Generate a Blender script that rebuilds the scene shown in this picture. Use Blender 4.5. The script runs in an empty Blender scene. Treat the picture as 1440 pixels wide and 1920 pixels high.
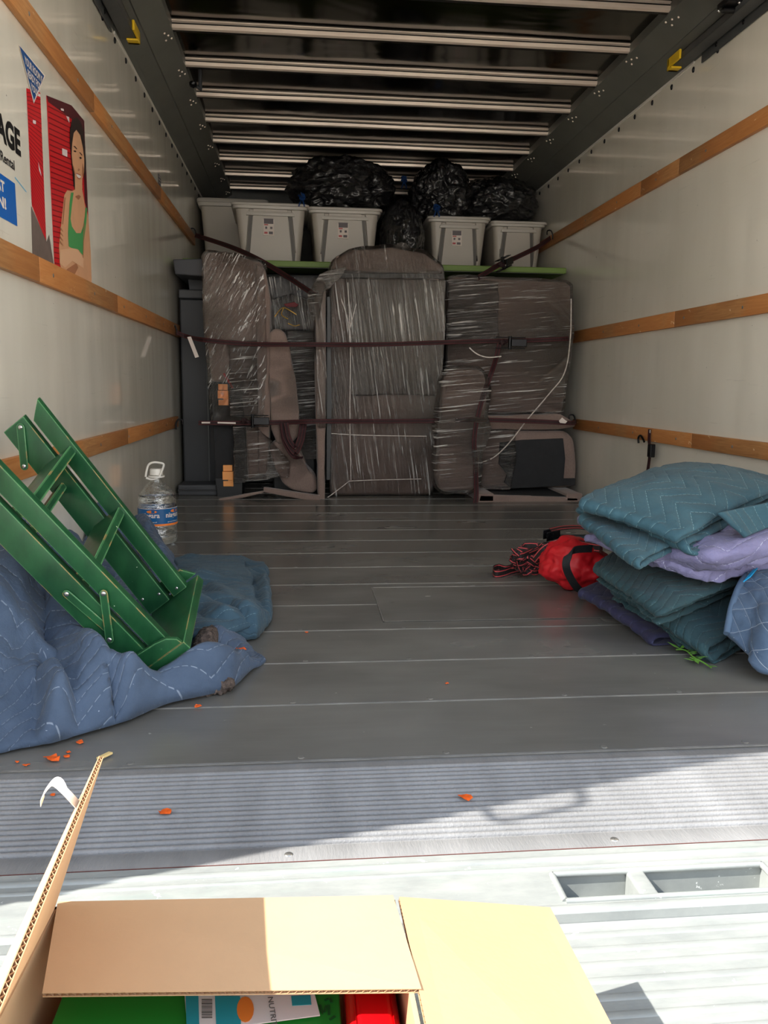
import bpy, bmesh, math, random
from mathutils import Vector, Matrix, noise
PI = math.pi
SC = bpy.context.scene
COL = SC.collection
random.seed(7)

# ------------------------------------------------------------------ camera
CX, CY, F, H = 720.0, 960.0, 1539.832, 0.62
_v = Vector((565 - CX, 722 - CY, F)).normalized()      # truck's length axis in camera space
_u = Vector((16134 - CX, 884 - CY, F)).normalized()    # truck's width axis
_w = _u.cross(_v)
if _w.y > 0: _w = -_w
R = Matrix((_u, _v, _w)).transposed()                  # camera(x right, y down, z fwd) = R @ world
EYE = Vector((0, 0, H))
cam_d = bpy.data.cameras.new('camera'); cam = bpy.data.objects.new('camera', cam_d); COL.objects.link(cam)
cam_d.sensor_fit = 'VERTICAL'; cam_d.sensor_height = 36; cam_d.lens = F / 1920 * 36
cam_d.clip_start = 0.02; cam_d.clip_end = 200
Rt = R.transposed()
cx_, cy_, cz_ = Rt @ Vector((1, 0, 0)), Rt @ Vector((0, -1, 0)), Rt @ Vector((0, 0, -1))
cam.matrix_world = Matrix.Translation(EYE) @ Matrix((cx_, cy_, cz_)).transposed().to_4x4()
SC.camera = cam

# ------------------------------------------------------------------ light
SC.view_settings.view_transform = 'Standard'
SC.view_settings.look = 'None'
SC.view_settings.gamma = 1
SC.view_settings.use_curve_mapping = False
SC.view_settings.exposure = 0.42
SUN_EL = math.radians(45); SUN_AZ = math.radians(16)
sun_travel = Vector((math.cos(SUN_AZ) * math.cos(SUN_EL), math.sin(SUN_AZ) * math.cos(SUN_EL), -math.sin(SUN_EL)))
sd = bpy.data.lights.new('sun', 'SUN'); sd.energy = 9.0; sd.angle = math.radians(0.6); sd.color = (1, .96, .88)
so = bpy.data.objects.new('sun', sd); COL.objects.link(so)
so.rotation_euler = sun_travel.to_track_quat('-Z', 'Y').to_euler()
wd = bpy.data.worlds.new('sky'); SC.world = wd; wd.use_nodes = True
bg = wd.node_tree.nodes['Background']; wn = wd.node_tree.nodes; wl_ = wd.node_tree.links
_tc = wn.new('ShaderNodeTexCoord'); _sp = wn.new('ShaderNodeSeparateXYZ'); _rp = wn.new('ShaderNodeValToRGB')      # hazy bright horizon, deeper blue overhead
wl_.new(_tc.outputs['Generated'], _sp.inputs[0]); wl_.new(_sp.outputs[2], _rp.inputs[0]); wl_.new(_rp.outputs[0], bg.inputs[0]); bg.inputs[1].default_value = 3.3
_e = _rp.color_ramp.elements; _e[0].position = 0.0; _e[0].color = (1.0, .95, .87, 1); _e[1].position = .75; _e[1].color = (.24, .30, .40, 1)
_m = _e.new(.28); _m.color = (.62, .66, .70, 1)

cy = SC.cycles; cy.max_bounces = 14; cy.diffuse_bounces = 8; cy.glossy_bounces = 6; cy.transparent_max_bounces = 16; cy.sample_clamp_indirect = 6

# ------------------------------------------------------------------ projection helpers: a photo point to a place in the truck
def ray(px, py): return Rt @ Vector(((px - CX) / F, (py - CY) / F, 1.0))
def onz(px, py, z=0.0):
    q = ray(px, py); return EYE + q * ((z - H) / q.z)
def at(px, py, y):
    q = ray(px, py); return EYE + q * (y / q.y)
def onx(px, py, x):
    q = ray(px, py); return EYE + q * (x / q.x)

# ------------------------------------------------------------------ materials
def lin(c):
    return tuple(((x / 255) / 12.92 if x / 255 <= .04045 else ((x / 255 + .055) / 1.055) ** 2.4) for x in c) + (1,)
class NT:
    def __init__(s, name):
        s.m = bpy.data.materials.new(name); s.m.use_nodes = True; s.t = s.m.node_tree
        s.b = s.t.nodes['Principled BSDF']; s.out = s.t.nodes['Material Output']
    def n(s, typ, **k):
        nd = s.t.nodes.new(typ)
        for a, v in k.items():
            if a.startswith('i_'):
                key = a[2:]; key = int(key) if key.isdigit() else key
                nd.inputs[key].default_value = v
            else: setattr(nd, a, v)
        return nd
    def l(s, a, b): s.t.links.new(a, b)
    def coord(s, kind='Object', scale=(1, 1, 1), rot=(0, 0, 0)):
        tc = s.n('ShaderNodeTexCoord'); mp = s.n('ShaderNodeMapping')
        mp.inputs['Scale'].default_value = scale; mp.inputs['Rotation'].default_value = rot
        s.l(tc.outputs[kind], mp.inputs[0]); return mp.outputs[0]
    def noise(s, vec, scale=5, detail=4, rough=.55, dist=0):
        nn = s.n('ShaderNodeTexNoise'); nn.inputs['Scale'].default_value = scale; nn.inputs['Detail'].default_value = detail
        nn.inputs['Roughness'].default_value = rough; nn.inputs['Distortion'].default_value = dist
        s.l(vec, nn.inputs['Vector']); return nn.outputs[0]
    def ramp(s, fac, p0, p1, c0=(0, 0, 0, 1), c1=(1, 1, 1, 1)):
        r = s.n('ShaderNodeValToRGB'); e = r.color_ramp.elements
        e[0].position = p0; e[1].position = p1; e[0].color = c0; e[1].color = c1
        s.l(fac, r.inputs[0]); return r.outputs[0]
    def mix(s, fac, a, b):
        m = s.n('ShaderNodeMix', data_type='RGBA')
        if isinstance(fac, (int, float)): m.inputs[0].default_value = fac
        else: s.l(fac, m.inputs[0])
        for i, x in ((6, a), (7, b)):
            if isinstance(x, tuple): m.inputs[i].default_value = x
            else: s.l(x, m.inputs[i])
        return m.outputs[2]
    def math(s, op, a, b=0.0, c=0.0):
        m = s.n('ShaderNodeMath', operation=op)
        for i, x in enumerate((a, b, c)):
            if isinstance(x, (int, float)): m.inputs[i].default_value = x
            else: s.l(x, m.inputs[i])
        return m.outputs[0]
    def bump(s, h, strength=.3, dist=.01, to=None):
        b = s.n('ShaderNodeBump'); b.inputs['Strength'].default_value = strength; b.inputs['Distance'].default_value = dist
        s.l(h, b.inputs['Height']); s.l(b.outputs[0], (to or s.b).inputs['Normal']); return b.outputs[0]
def simple(name, col, rough=.5, metal=0.0, var=.0, vscale=8, bump=0.0, bscale=60, bdist=.003, stretch=(1, 1, 1), spec=.5, coat=0):
    t = NT(name); c = lin(col) if max(col) > 1 else tuple(col) + (1,)
    t.b.inputs['Roughness'].default_value = rough; t.b.inputs['Metallic'].default_value = metal
    t.b.inputs['Specular IOR Level'].default_value = spec; t.b.inputs['Coat Weight'].default_value = coat
    v = t.coord('Object', stretch)
    if var:
        nz = t.noise(v, vscale, 5, .6)
        dk = tuple(x * (1 - var) for x in c[:3]) + (1,); lt = tuple(min(1, x * (1 + var)) for x in c[:3]) + (1,)
        t.l(t.ramp(nz, .3, .7, dk, lt), t.b.inputs['Base Color'])
    else: t.b.inputs['Base Color'].default_value = c
    if bump: t.bump(t.noise(v, bscale, 3, .6), bump, bdist)
    return t.m
M = {}
def wall_mat():
    t = NT('white_wall_panel'); v = t.coord('Object')
    n1 = t.noise(v, 1.3, 4, .6); base = t.ramp(n1, .3, .75, lin((230, 225, 210)), lin((240, 236, 224)))
    sp = t.noise(t.coord('Object', (1, 1, 1)), 55, 3, .7); spots = t.ramp(sp, .735, .76)
    sc = t.noise(t.coord('Object', (6, .9, 26), (0.35, 0, 0)), 5, 5, .6); scuff = t.ramp(sc, .66, .72)
    c = t.mix(spots, base, lin((92, 84, 74))); c = t.mix(t.math('MULTIPLY', scuff, .16), c, lin((120, 118, 112)))
    t.l(c, t.b.inputs['Base Color']); t.b.inputs['Roughness'].default_value = .22; t.b.inputs['Coat Weight'].default_value = .8; t.b.inputs['Coat Roughness'].default_value = .2
    t.b.inputs['Coat Weight'].default_value = .7; t.b.inputs['Coat Roughness'].default_value = .04
    t.bump(t.noise(t.coord('Object', (1, 2.2, .55)), 2.4, 2, .4), .35, .02); return t.m
M['wall'] = wall_mat()
def wood_mat(name, a, b, sc=(14, .9, 14)):
    t = NT(name); v = t.coord('Object', sc)
    n1 = t.noise(v, 6, 6, .6, 1.2); big = t.noise(t.coord('Object', (1, 1.0, 1)), 1.6, 2)
    c = t.ramp(n1, .3, .72, lin(a), lin(b)); c = t.mix(t.ramp(big, .42, .5), c, t.mix(.45, c, lin((196, 120, 58))))
    chips = t.ramp(t.noise(t.coord('Object', (1, .5, 1)), 34, 3, .6), .70, .73); c = t.mix(chips, c, lin((225, 190, 150)))
    t.l(c, t.b.inputs['Base Color']); t.b.inputs['Roughness'].default_value = .5; t.bump(n1, .2, .002); return t.m
M['slat'] = wood_mat('oak_slat', (166, 112, 66), (202, 150, 96))
def floor_mat():
    t = NT('grey_truck_floor'); v = t.coord('Object')
    n1 = t.noise(t.coord('Object', (1.2, 2.5, 1)), 2, 3, .5); n2 = t.noise(t.coord('Object', (1.5, 30, 3)), 3, 4, .6)
    c = t.ramp(n1, .3, .72, lin((102, 101, 98)), lin((126, 125, 121)))
    c = t.mix(t.math('MULTIPLY', t.ramp(n2, .5, .75), .10), c, lin((140, 138, 133)))
    sc = t.ramp(t.noise(t.coord('Object', (1, 1, 1)), 42, 3, .6), .72, .76); c = t.mix(t.math('MULTIPLY', sc, .5), c, lin((185, 183, 176)))
    dk = t.ramp(t.noise(v, 1.6, 2, .5), .4, .7); c = t.mix(t.math('MULTIPLY', dk, .25), c, lin((92, 90, 86)))
    t.l(c, t.b.inputs['Base Color']); t.b.inputs['Metallic'].default_value = .15
    t.l(t.ramp(n1, .3, .8, (.20, .20, .20, 1), (.30, .30, .30, 1)), t.b.inputs['Roughness'])
    return t.m
M['floor'] = floor_mat()
M['seam'] = simple('aluminium_seam', (132, 130, 126), .35, .4, .35, 14, stretch=(1, 6, 1))
M['rib'] = simple('ribbed_aluminium', (130, 130, 131), .42, .12, .2, 10, .5, 260, .002, (1, .2, 1))
def galv_mat():
    t = NT('galvanised_plate'); v = t.coord('Object')
    n = t.noise(t.coord('Object', (1, 3, 1)), 10, 6, .65); c = t.ramp(n, .3, .7, lin((134, 138, 137)), lin((158, 161, 158)))
    g = t.ramp(t.noise(t.coord('Object', (1, 4, 1)), 4, 5, .7), .55, .68); c = t.mix(t.math('MULTIPLY', g, .35), c, lin((140, 158, 150)))
    w = t.ramp(t.noise(v, 38, 5, .7), .66, .70); c = t.mix(w, c, lin((240, 242, 240)))
    t.l(c, t.b.inputs['Base Color']); t.b.inputs['Roughness'].default_value = .5; t.b.inputs['Metallic'].default_value = .15
    t.bump(n, .3, .003); return t.m
M['galv'] = galv_mat()
M['dkmetal'] = simple('dark_grey_steel', (84, 86, 86), .5, .3, .2, 5, .1, 30)
M['cove'] = simple('grey_green_cove', (122, 123, 117), .42, .35, .12, 3, .1, 4, .01)
def ceil_mat():
    t = NT('dull_aluminium_roof_skin'); v = t.coord('Object', (.6, 1.4, 1))
    n = t.noise(v, 2.2, 2, .45, .8); t.b.inputs['Base Color'].default_value = (.085, .078, .07, 1)
    t.b.inputs['Metallic'].default_value = 1; t.b.inputs['Roughness'].default_value = .12; t.bump(n, .5, .012); return t.m
M['ceil'] = ceil_mat()
M['bow'] = simple('roof_bow_lit_metal', (246, 228, 214), .3, .3, .12, 22, .1, 20, .004, (.25, 1, 1))  # pale pinkish tone paints in the glare from the sunlit yard
M['bowdk'] = simple('roof_bow_shaded_metal', (52, 50, 47), .4, .7, .15, 10)  # same bow metal in a dark copy, shade put into the colour
M['yellow'] = simple('yellow_plastic', (226, 186, 30), .4)
M['black'] = simple('black_painted', (16, 17, 20), .45, 0, .1, 8)
M['blackfab'] = simple('black_dust_cloth', (34, 35, 38), .8, 0, .15, 20, .4, 200)
M['blacksteel'] = simple('black_steel', (22, 22, 25), .3, .6, .2, 30)
M['steel'] = simple('bright_steel', (190, 190, 188), .25, .9)
M['dkplast'] = simple('dark_grey_plastic', (62, 64, 68), .5, 0, .06, 6)
def fabric_mat():
    t = NT('taupe_sofa_fabric'); v = t.coord('Object')
    n1 = t.noise(v, 3.2, 3, .6); n2 = t.noise(t.coord('Object', (1, 1, 1)), 150, 3, .7)
    c = t.ramp(n1, .3, .75, lin((116, 97, 90)), lin((144, 124, 115))); c = t.mix(t.math('MULTIPLY', t.ramp(n2, .3, .8), .35), c, lin((170, 150, 138)))
    t.l(c, t.b.inputs['Base Color']); t.b.inputs['Roughness'].default_value = .9
    t.b.inputs['Sheen Weight'].default_value = .25; t.bump(n2, .5, .003); return t.m
M['fabric'] = fabric_mat()
def film_mat(name, direction, dens=1.0, seed=0.0):
    # stretch film: mostly clear, glossy, gathered into whitish pulled creases
    t = NT(name); t.t.nodes.remove(t.b)
    sc = {'h': (1.3, 1.3, 46), 'v': (42, 1.6, 1.1), 'd': (34, 1.6, 5)}[direction]
    rot = {'h': (0, .10, 0), 'v': (0, .14, 0), 'd': (0, -.5, 0)}[direction]
    tc = t.n('ShaderNodeTexCoord'); mp = t.n('ShaderNodeMapping'); mp.inputs['Rotation'].default_value = rot
    mp.inputs['Location'].default_value = (seed, seed * .7, 0)
    m2 = t.n('ShaderNodeMapping'); m2.inputs['Scale'].default_value = sc
    t.l(tc.outputs['Object'], mp.inputs[0]); t.l(mp.outputs[0], m2.inputs[0])
    fine = t.noise(m2.outputs[0], 2.2, 5, .65, .5); wide = t.noise(mp.outputs[0], 4.5, 3, .6)
    crease = t.math('MULTIPLY', t.ramp(fine, .56, .64), t.ramp(wide, .36, .54))
    bmp = t.n('ShaderNodeBump'); bmp.inputs['Strength'].default_value = 1.0; bmp.inputs['Distance'].default_value = .02
    t.l(t.math('ADD', fine, t.math('MULTIPLY', wide, .8)), bmp.inputs['Height'])
    tr = t.n('ShaderNodeBsdfTransparent'); tr.inputs[0].default_value = (.97, .97, .97, 1)
    gl = t.n('ShaderNodeBsdfGlossy'); gl.inputs['Roughness'].default_value = .12; gl.inputs[0].default_value = (1, .98, .96, 1); t.l(bmp.outputs[0], gl.inputs['Normal'])
    df = t.n('ShaderNodeBsdfDiffuse'); df.inputs[0].default_value = (.95, .92, .89, 1); t.l(bmp.outputs[0], df.inputs['Normal'])
    fr = t.n('ShaderNodeFresnel'); fr.inputs[0].default_value = 1.45; t.l(bmp.outputs[0], fr.inputs['Normal'])
    a = t.n('ShaderNodeMixShader'); t.l(t.math('ADD', t.math('MULTIPLY', fr.outputs[0], 1.0), .055), a.inputs[0]); t.l(tr.outputs[0], a.inputs[1]); t.l(gl.outputs[0], a.inputs[2])
    b = t.n('ShaderNodeMixShader'); t.l(t.math('MINIMUM', .92, t.math('MULTIPLY', crease, .8 * dens)), b.inputs[0]); t.l(a.outputs[0], b.inputs[1]); t.l(df.outputs[0], b.inputs[2])
    t.l(b.outputs[0], t.out.inputs[0]); return t.m
M['film_h'] = film_mat('stretch_film_horizontal', 'h'); M['film_v'] = film_mat('stretch_film_vertical', 'v', 1.0, 2.0)
M['film_d'] = film_mat('stretch_film_diagonal', 'd', 1.5, 5.0)
def quilt_mat(name, a, b, stitch, kind='zig', sp=.045, amp=.06, per=.24, wrink=.8):
    t = NT(name); tc = t.n('ShaderNodeTexCoord'); sep = t.n('ShaderNodeSeparateXYZ'); t.l(tc.outputs['UV'], sep.inputs[0])
    U, V = sep.outputs[0], sep.outputs[1]
    def linemask(val, width):      # 1 near each multiple of 1
        fr = t.math('FRACT', val); d = t.math('ABSOLUTE', t.math('SUBTRACT', fr, .5)); return t.math('GREATER_THAN', d, .5 - width), d
    if kind == 'zig':
        tri = t.math('PINGPONG', U, per / 2); s = t.math('DIVIDE', t.math('ADD', V, t.math('MULTIPLY', tri, amp / (per / 2) * 1.0)), sp)
        mask, d = linemask(s, .022); dash = t.math('GREATER_THAN', t.math('FRACT', t.math('MULTIPLY', U, 85)), .3)
        m = t.math('MULTIPLY', mask, dash); puff = t.math('SUBTRACT', 1, t.math('POWER', t.math('MULTIPLY', d, 2), 4))
    else:
        s1 = t.math('DIVIDE', t.math('ADD', U, V), sp * 1.3); s2 = t.math('DIVIDE', t.math('SUBTRACT', U, V), sp * 1.3)
        m1, d1 = linemask(s1, .011); m2, d2 = linemask(s2, .011); m = t.math('MAXIMUM', m1, m2)
        puff = t.math('SUBTRACT', 1, t.math('POWER', t.math('MULTIPLY', t.math('MAXIMUM', d1, d2), 2), 4))
    v = t.coord('Object'); n1 = t.noise(v, 7, 4, .6); n2 = t.noise(v, 38, 4, .6, .6)
    c = t.mix(t.ramp(n1, .3, .7), lin(a), lin(b)); lint = t.ramp(t.noise(v, 120, 2), .74, .78)
    c = t.mix(lint, c, lin(stitch)); c = t.mix(t.math('MULTIPLY', m, t.math('MULTIPLY', t.ramp(n1, .25, .6), .62)), c, lin(stitch))
    t.l(c, t.b.inputs['Base Color']); t.b.inputs['Roughness'].default_value = .85; t.b.inputs['Sheen Weight'].default_value = .06
    h = t.math('ADD', t.math('MULTIPLY', puff, .55), t.math('MULTIPLY', n2, wrink)); t.bump(h, .6, .007); return t.m
M['navyq'] = quilt_mat('denim_blue_quilt', (52, 68, 90), (72, 89, 113), (150, 164, 182), sp=.036, amp=.06, per=.20)
M['tealq'] = quilt_mat('teal_quilt', (38, 72, 85), (52, 89, 102), (140, 176, 182), sp=.036, amp=.055, per=.22)
M['tealdk'] = quilt_mat('dark_teal_quilt', (28, 57, 65), (40, 72, 78), (112, 148, 152), sp=.036, amp=.055, per=.22)
M['lavq'] = quilt_mat('lavender_quilt', (107, 105, 142), (126, 124, 161), (196, 200, 224), wrink=1.3)
M['indigoq'] = quilt_mat('indigo_quilt', (30, 31, 60), (42, 43, 77), (80, 84, 120))
M['diaq'] = quilt_mat('slate_blue_diamond_quilt', (60, 80, 105), (75, 95, 119), (190, 200, 208), 'dia', .055)
M['tealleft'] = quilt_mat('grey_teal_quilt', (40, 66, 82), (52, 80, 98), (120, 150, 165), sp=.03, amp=.02)
def paint_mat():
    t = NT('chipped_green_paint'); v = t.coord('Object')
    n1 = t.noise(t.coord('Object', (3, 3, 1.5)), 6, 5, .6); c = t.ramp(n1, .3, .72, lin((18, 62, 37)), lin((38, 92, 55)))
    bv = t.n('ShaderNodeBevel', samples=4); bv.inputs[0].default_value = .0035; geo = t.n('ShaderNodeNewGeometry')
    dt = t.n('ShaderNodeVectorMath', operation='DOT_PRODUCT'); t.l(bv.outputs[0], dt.inputs[0]); t.l(geo.outputs['Normal'], dt.inputs[1])
    edge = t.math('LESS_THAN', dt.outputs['Value'], t.math('SUBTRACT', 1.02, t.math('MULTIPLY', t.noise(v, 26, 3, .7), .10)))
    wear = t.mix(t.ramp(t.noise(v, 17, 2), .56, .6), lin((108, 168, 112)), lin((205, 170, 110)))
    c = t.mix(t.math('MULTIPLY', edge, .75), c, wear)
    ch = t.ramp(t.noise(v, 60, 3, .6), .745, .76); c = t.mix(ch, c, lin((196, 214, 186)))
    t.l(c, t.b.inputs['Base Color']); t.b.inputs['Roughness'].default_value = .34; t.bump(t.noise(v, 30, 4), .15, .002); return t.m
M['green'] = paint_mat()
M['greenboard'] = simple('green_board', (112, 138, 66), .55, 0, .1, 8)
def plastic_bag():
    t = NT('black_bin_bag'); v = t.coord('Object'); n = t.noise(v, 9, 5, .65, 1.6); n2 = t.noise(t.coord('Object', (1, 1, 3)), 24, 4, .6, 1.0)
    t.b.inputs['Base Color'].default_value = (.006, .006, .008, 1); t.b.inputs['Roughness'].default_value = .22; t.b.inputs['Coat Weight'].default_value = .8; t.b.inputs['Coat Roughness'].default_value = .2
    t.bump(t.math('ADD', n, t.math('MULTIPLY', n2, .5)), 1.0, .022); return t.m
M['bag'] = plastic_bag()
M['bluetie'] = simple('blue_drawstring', (16, 52, 104), .4)
M['bin'] = simple('grey_tote_plastic', (178, 171, 161), .4, 0, .04, 3)
M['binlid'] = simple('pale_grey_lid', (188, 183, 175), .38)
M['groove_shade'] = simple('groove_shade_colour', (84, 80, 74), .5)  # shade inside the tote grooves, painted as a darker plastic
M['paper'] = simple('white_paper', (226, 214, 206), .7)
M['pink'] = simple('pink_print', (190, 92, 96), .7); M['greyprint'] = simple('grey_print', (110, 104, 108), .7)
M['orange'] = simple('orange_plastic', (255, 172, 96), .35)
def strap_mat(name, a, b, n=3.0):
    t = NT(name); tc = t.n('ShaderNodeTexCoord'); sep = t.n('ShaderNodeSeparateXYZ'); t.l(tc.outputs['UV'], sep.inputs[0])
    d = t.math('ABSOLUTE', t.math('SUBTRACT', sep.outputs[1], .5)); m = t.math('MULTIPLY', t.math('GREATER_THAN', d, .27), t.math('LESS_THAN', d, .40))
    c = t.mix(m, lin(a), lin(b)); t.l(c, t.b.inputs['Base Color']); t.b.inputs['Roughness'].default_value = .7
    t.bump(t.math('SINE', t.math('MULTIPLY', sep.outputs[0], 1500)), .3, .001); return t.m
M['strap'] = strap_mat('maroon_webbing', (40, 12, 16), (84, 24, 30)); M['strap2'] = strap_mat('black_webbing_red_stripes', (26, 17, 18), (196, 72, 76))
M['card'] = simple('brown_cardboard', (200, 162, 124), .8, 0, .05, 5, .2, 90, .0015, (1, 1, 1), .2)
M['cardedge'] = simple('cardboard_flute', (190, 150, 112), .85)
M['red'] = simple('red_nylon', (196, 22, 34), .5, 0, .12, 10, .4, 16, .01)
M['redplast'] = simple('red_plastic', (200, 8, 16), .25)
M['greencard'] = simple('green_folder', (30, 128, 40), .5, 0, .06, 8)
M['teal'] = simple('teal_print', (40, 150, 160), .5); M['orangep'] = simple('orange_print', (240, 130, 50), .5)
M['inkgrey'] = simple('grey_ink', (105, 100, 95), .6); M['inkgreen'] = simple('dark_green_ink', (18, 80, 30), .6); M['ink'] = simple('black_ink', (14, 14, 16), .5)
M['scrap'] = simple('orange_leaf', (222, 92, 22), .55, 0, .3, 90)
M['sprig'] = simple('green_leaf', (96, 148, 52), .55, 0, .2, 60)
M['lint'] = simple('grey_brown_batting', (86, 74, 68), .95, 0, .6, 90, 1, 120, .01)
M['whiteplast'] = simple('white_plastic', (232, 228, 220), .35)
M['cyan'] = simple('cyan_tag', (20, 150, 205), .5)
M['cord'] = simple('gold_cord', (196, 150, 60), .3, .4)
M['blueink'] = simple('blue_print', (20, 98, 186), .35); M['triblue'] = simple('deep_blue_print', (26, 84, 150), .35)
M['asph'] = simple('pale_concrete_yard', (220, 206, 188), .9, 0, .15, 2)
M['body'] = simple('white_body_paint', (225, 225, 222), .4)

# ------------------------------------------------------------------ mesh helpers
def link(name, bm, mat=None, parent=None, smooth=None, loc=None, uvdone=False):
    me = bpy.data.meshes.new(name); bmesh.ops.recalc_face_normals(bm, faces=bm.faces[:])
    if parent is not None: off = parent.location.copy()
    elif loc is not None: off = Vector(loc)
    else:
        n = max(1, len(bm.verts)); c = sum((v.co for v in bm.verts), Vector()) / n
        zmin = min((v.co.z for v in bm.verts), default=0); off = Vector((c.x, c.y, zmin))
    for v in bm.verts: v.co -= off
    bm.to_mesh(me); bm.free()
    mats = mat if isinstance(mat, (list, tuple)) else [mat]
    for m in mats: me.materials.append(m if not isinstance(m, str) else M[m])
    if smooth is not None:
        me.polygons.foreach_set('use_smooth', [True] * len(me.polygons))
        if smooth < 180: me.set_sharp_from_angle(angle=math.radians(smooth))
    o = bpy.data.objects.new(name, me); COL.objects.link(o)
    if parent is not None: o.parent = parent
    else: o.location = off
    return o
def sub(parentpart, name, bm, mat, smooth=None):
    """a sub-part: child of a part whose own origin is its thing's origin"""
    th = parentpart.parent; me = bpy.data.meshes.new(name); bmesh.ops.recalc_face_normals(bm, faces=bm.faces[:])
    for v in bm.verts: v.co -= th.location
    bm.to_mesh(me); bm.free(); me.materials.append(M[mat])
    if smooth is not None:
        me.polygons.foreach_set('use_smooth', [True] * len(me.polygons))
        if smooth < 180: me.set_sharp_from_angle(angle=math.radians(smooth))
    o = bpy.data.objects.new(name, me); COL.objects.link(o); o.parent = parentpart; return o
def tag(o, label, cat=None, group=None, kind=None):
    if label: o['label'] = label
    if cat: o['category'] = cat
    if group: o['group'] = group
    if kind: o['kind'] = kind
    return o
def thing(name, label, cat, loc=(0, 0, 0), group=None):
    o = bpy.data.objects.new(name, None); COL.objects.link(o); o.location = loc; o.empty_display_size = .05
    return tag(o, label, cat, group)
def struct(o, label=None): o['kind'] = 'structure'; return o
def NB(): return bmesh.new()
def box(bm, lo, hi, bev=0, seg=2, mi=0):
    lo, hi = Vector(lo), Vector(hi); r = bmesh.ops.create_cube(bm, size=1)
    for v in r['verts']: v.co = Vector([(lo[i] + hi[i]) / 2 + v.co[i] * (hi[i] - lo[i]) for i in range(3)])
    fs = list({f for v in r['verts'] for f in v.link_faces})
    for f in fs: f.material_index = mi
    if bev:
        es = list({e for v in r['verts'] for e in v.link_edges}); bmesh.ops.bevel(bm, geom=es, offset=bev, segments=seg, affect='EDGES', profile=.5)
    return bm
def obox(bm, o, a, b, c, bev=0, seg=2):
    """box from corner o with edge vectors a b c"""
    o, a, b, c = map(Vector, (o, a, b, c)); vs = [bm.verts.new(o + a * i + b * j + c * k) for i in (0, 1) for j in (0, 1) for k in (0, 1)]
    fs = [bm.faces.new([vs[i] for i in f]) for f in ((0, 1, 3, 2), (4, 6, 7, 5), (0, 4, 5, 1), (2, 3, 7, 6), (0, 2, 6, 4), (1, 5, 7, 3))]
    if bev:
        es = list({e for f in fs for e in f.edges}); bmesh.ops.bevel(bm, geom=es, offset=bev, segments=seg, affect='EDGES', profile=.5)
    return bm
def prism(bm, pts, ext, bev=0, seg=3):
    """closed outline extruded by the vector ext"""
    ext = Vector(ext); a = [bm.verts.new(p) for p in pts]; b = [bm.verts.new(Vector(p) + ext) for p in pts]; n = len(pts)
    fs = [bm.faces.new(a), bm.faces.new(b[::-1])] + [bm.faces.new((a[i], b[i], b[(i + 1) % n], a[(i + 1) % n])) for i in range(n)]
    if bev:
        es = list({e for f in fs for e in f.edges}); bmesh.ops.bevel(bm, geom=es, offset=bev, segments=seg, affect='EDGES', profile=.6)
    return bm
def soft(bm, pts, depth, r, seg=4, puff=.0, cell=.045, seed=0, amp=.004, ns=9):
    """upholstered block: outline in a vertical plane, given depth, rounded, puffed and lumpy"""
    t = NB(); prism(t, pts, (0, depth, 0), 0)
    c = sum((Vector(p) for p in pts), Vector()) / len(pts)
    bmesh.ops.bevel(t, geom=t.edges[:], offset=r, segments=seg, affect='EDGES', profile=.5, clamp_overlap=True)
    for _ in range(3):
        es = [e for e in t.edges if e.calc_length() > cell * 1.6]
        if not es or len(t.verts) > 9000: break
        bmesh.ops.subdivide_edges(t, edges=es, cuts=1, use_grid_fill=True)
    bmesh.ops.triangulate(t, faces=[f for f in t.faces if len(f.verts) > 4]); t.normal_update()
    sz = max((Vector(p) - c).length for p in pts)
    for v in t.verts:
        q = v.co * ns + Vector((seed, seed * 2, 0)); k = noise.noise(q) + .5 * noise.noise(q * 2.3)
        d = Vector((v.co.x - c.x, 0, v.co.z - c.z)).length / sz
        v.co += v.normal * (k * amp + puff * max(0, 1 - d * d))
    me = bpy.data.meshes.new('t'); t.to_mesh(me); t.free(); bm.from_mesh(me); bpy.data.meshes.remove(me); return bm
def ellip(bm, c, r, amp=.1, seed=0, sub_=5, ns=2.2, flat=None, ridge=0.0):
    t = NB(); bmesh.ops.create_icosphere(t, subdivisions=sub_, radius=1); c = Vector(c)
    for v in t.verts:
        d = v.co.normalized(); q = d * ns + Vector((seed * 3.1, seed, -seed)); k = noise.noise(q) + .5 * noise.noise(q * 2.1)
        if ridge: k += ridge * (1 - abs(noise.noise(q * 1.7 + Vector((5, 5, 5)))) * 2.2) * .5 + ridge * .3 * (1 - abs(noise.noise(q * 4)) * 3)
        p = d * (1 + amp * k); v.co = Vector((p.x * r[0], p.y * r[1], p.z * r[2])) + c
        if flat is not None and v.co.z < flat: v.co.z = flat + (v.co.z - flat) * .06
    me = bpy.data.meshes.new('t'); t.to_mesh(me); t.free(); bm.from_mesh(me); bpy.data.meshes.remove(me); return bm
def spline(pts, n=8):
    P = [Vector(p) for p in pts]; out = []
    for i in range(len(P) - 1):
        p0 = P[max(i - 1, 0)]; p1 = P[i]; p2 = P[i + 1]; p3 = P[min(i + 2, len(P) - 1)]
        for k in range(n):
            t = k / n; out.append(.5 * ((2 * p1) + (p2 - p0) * t + (2 * p0 - 5 * p1 + 4 * p2 - p3) * t * t + (3 * p1 - p0 - 3 * p2 + p3) * t ** 3))
    out.append(P[-1]); return out
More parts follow.
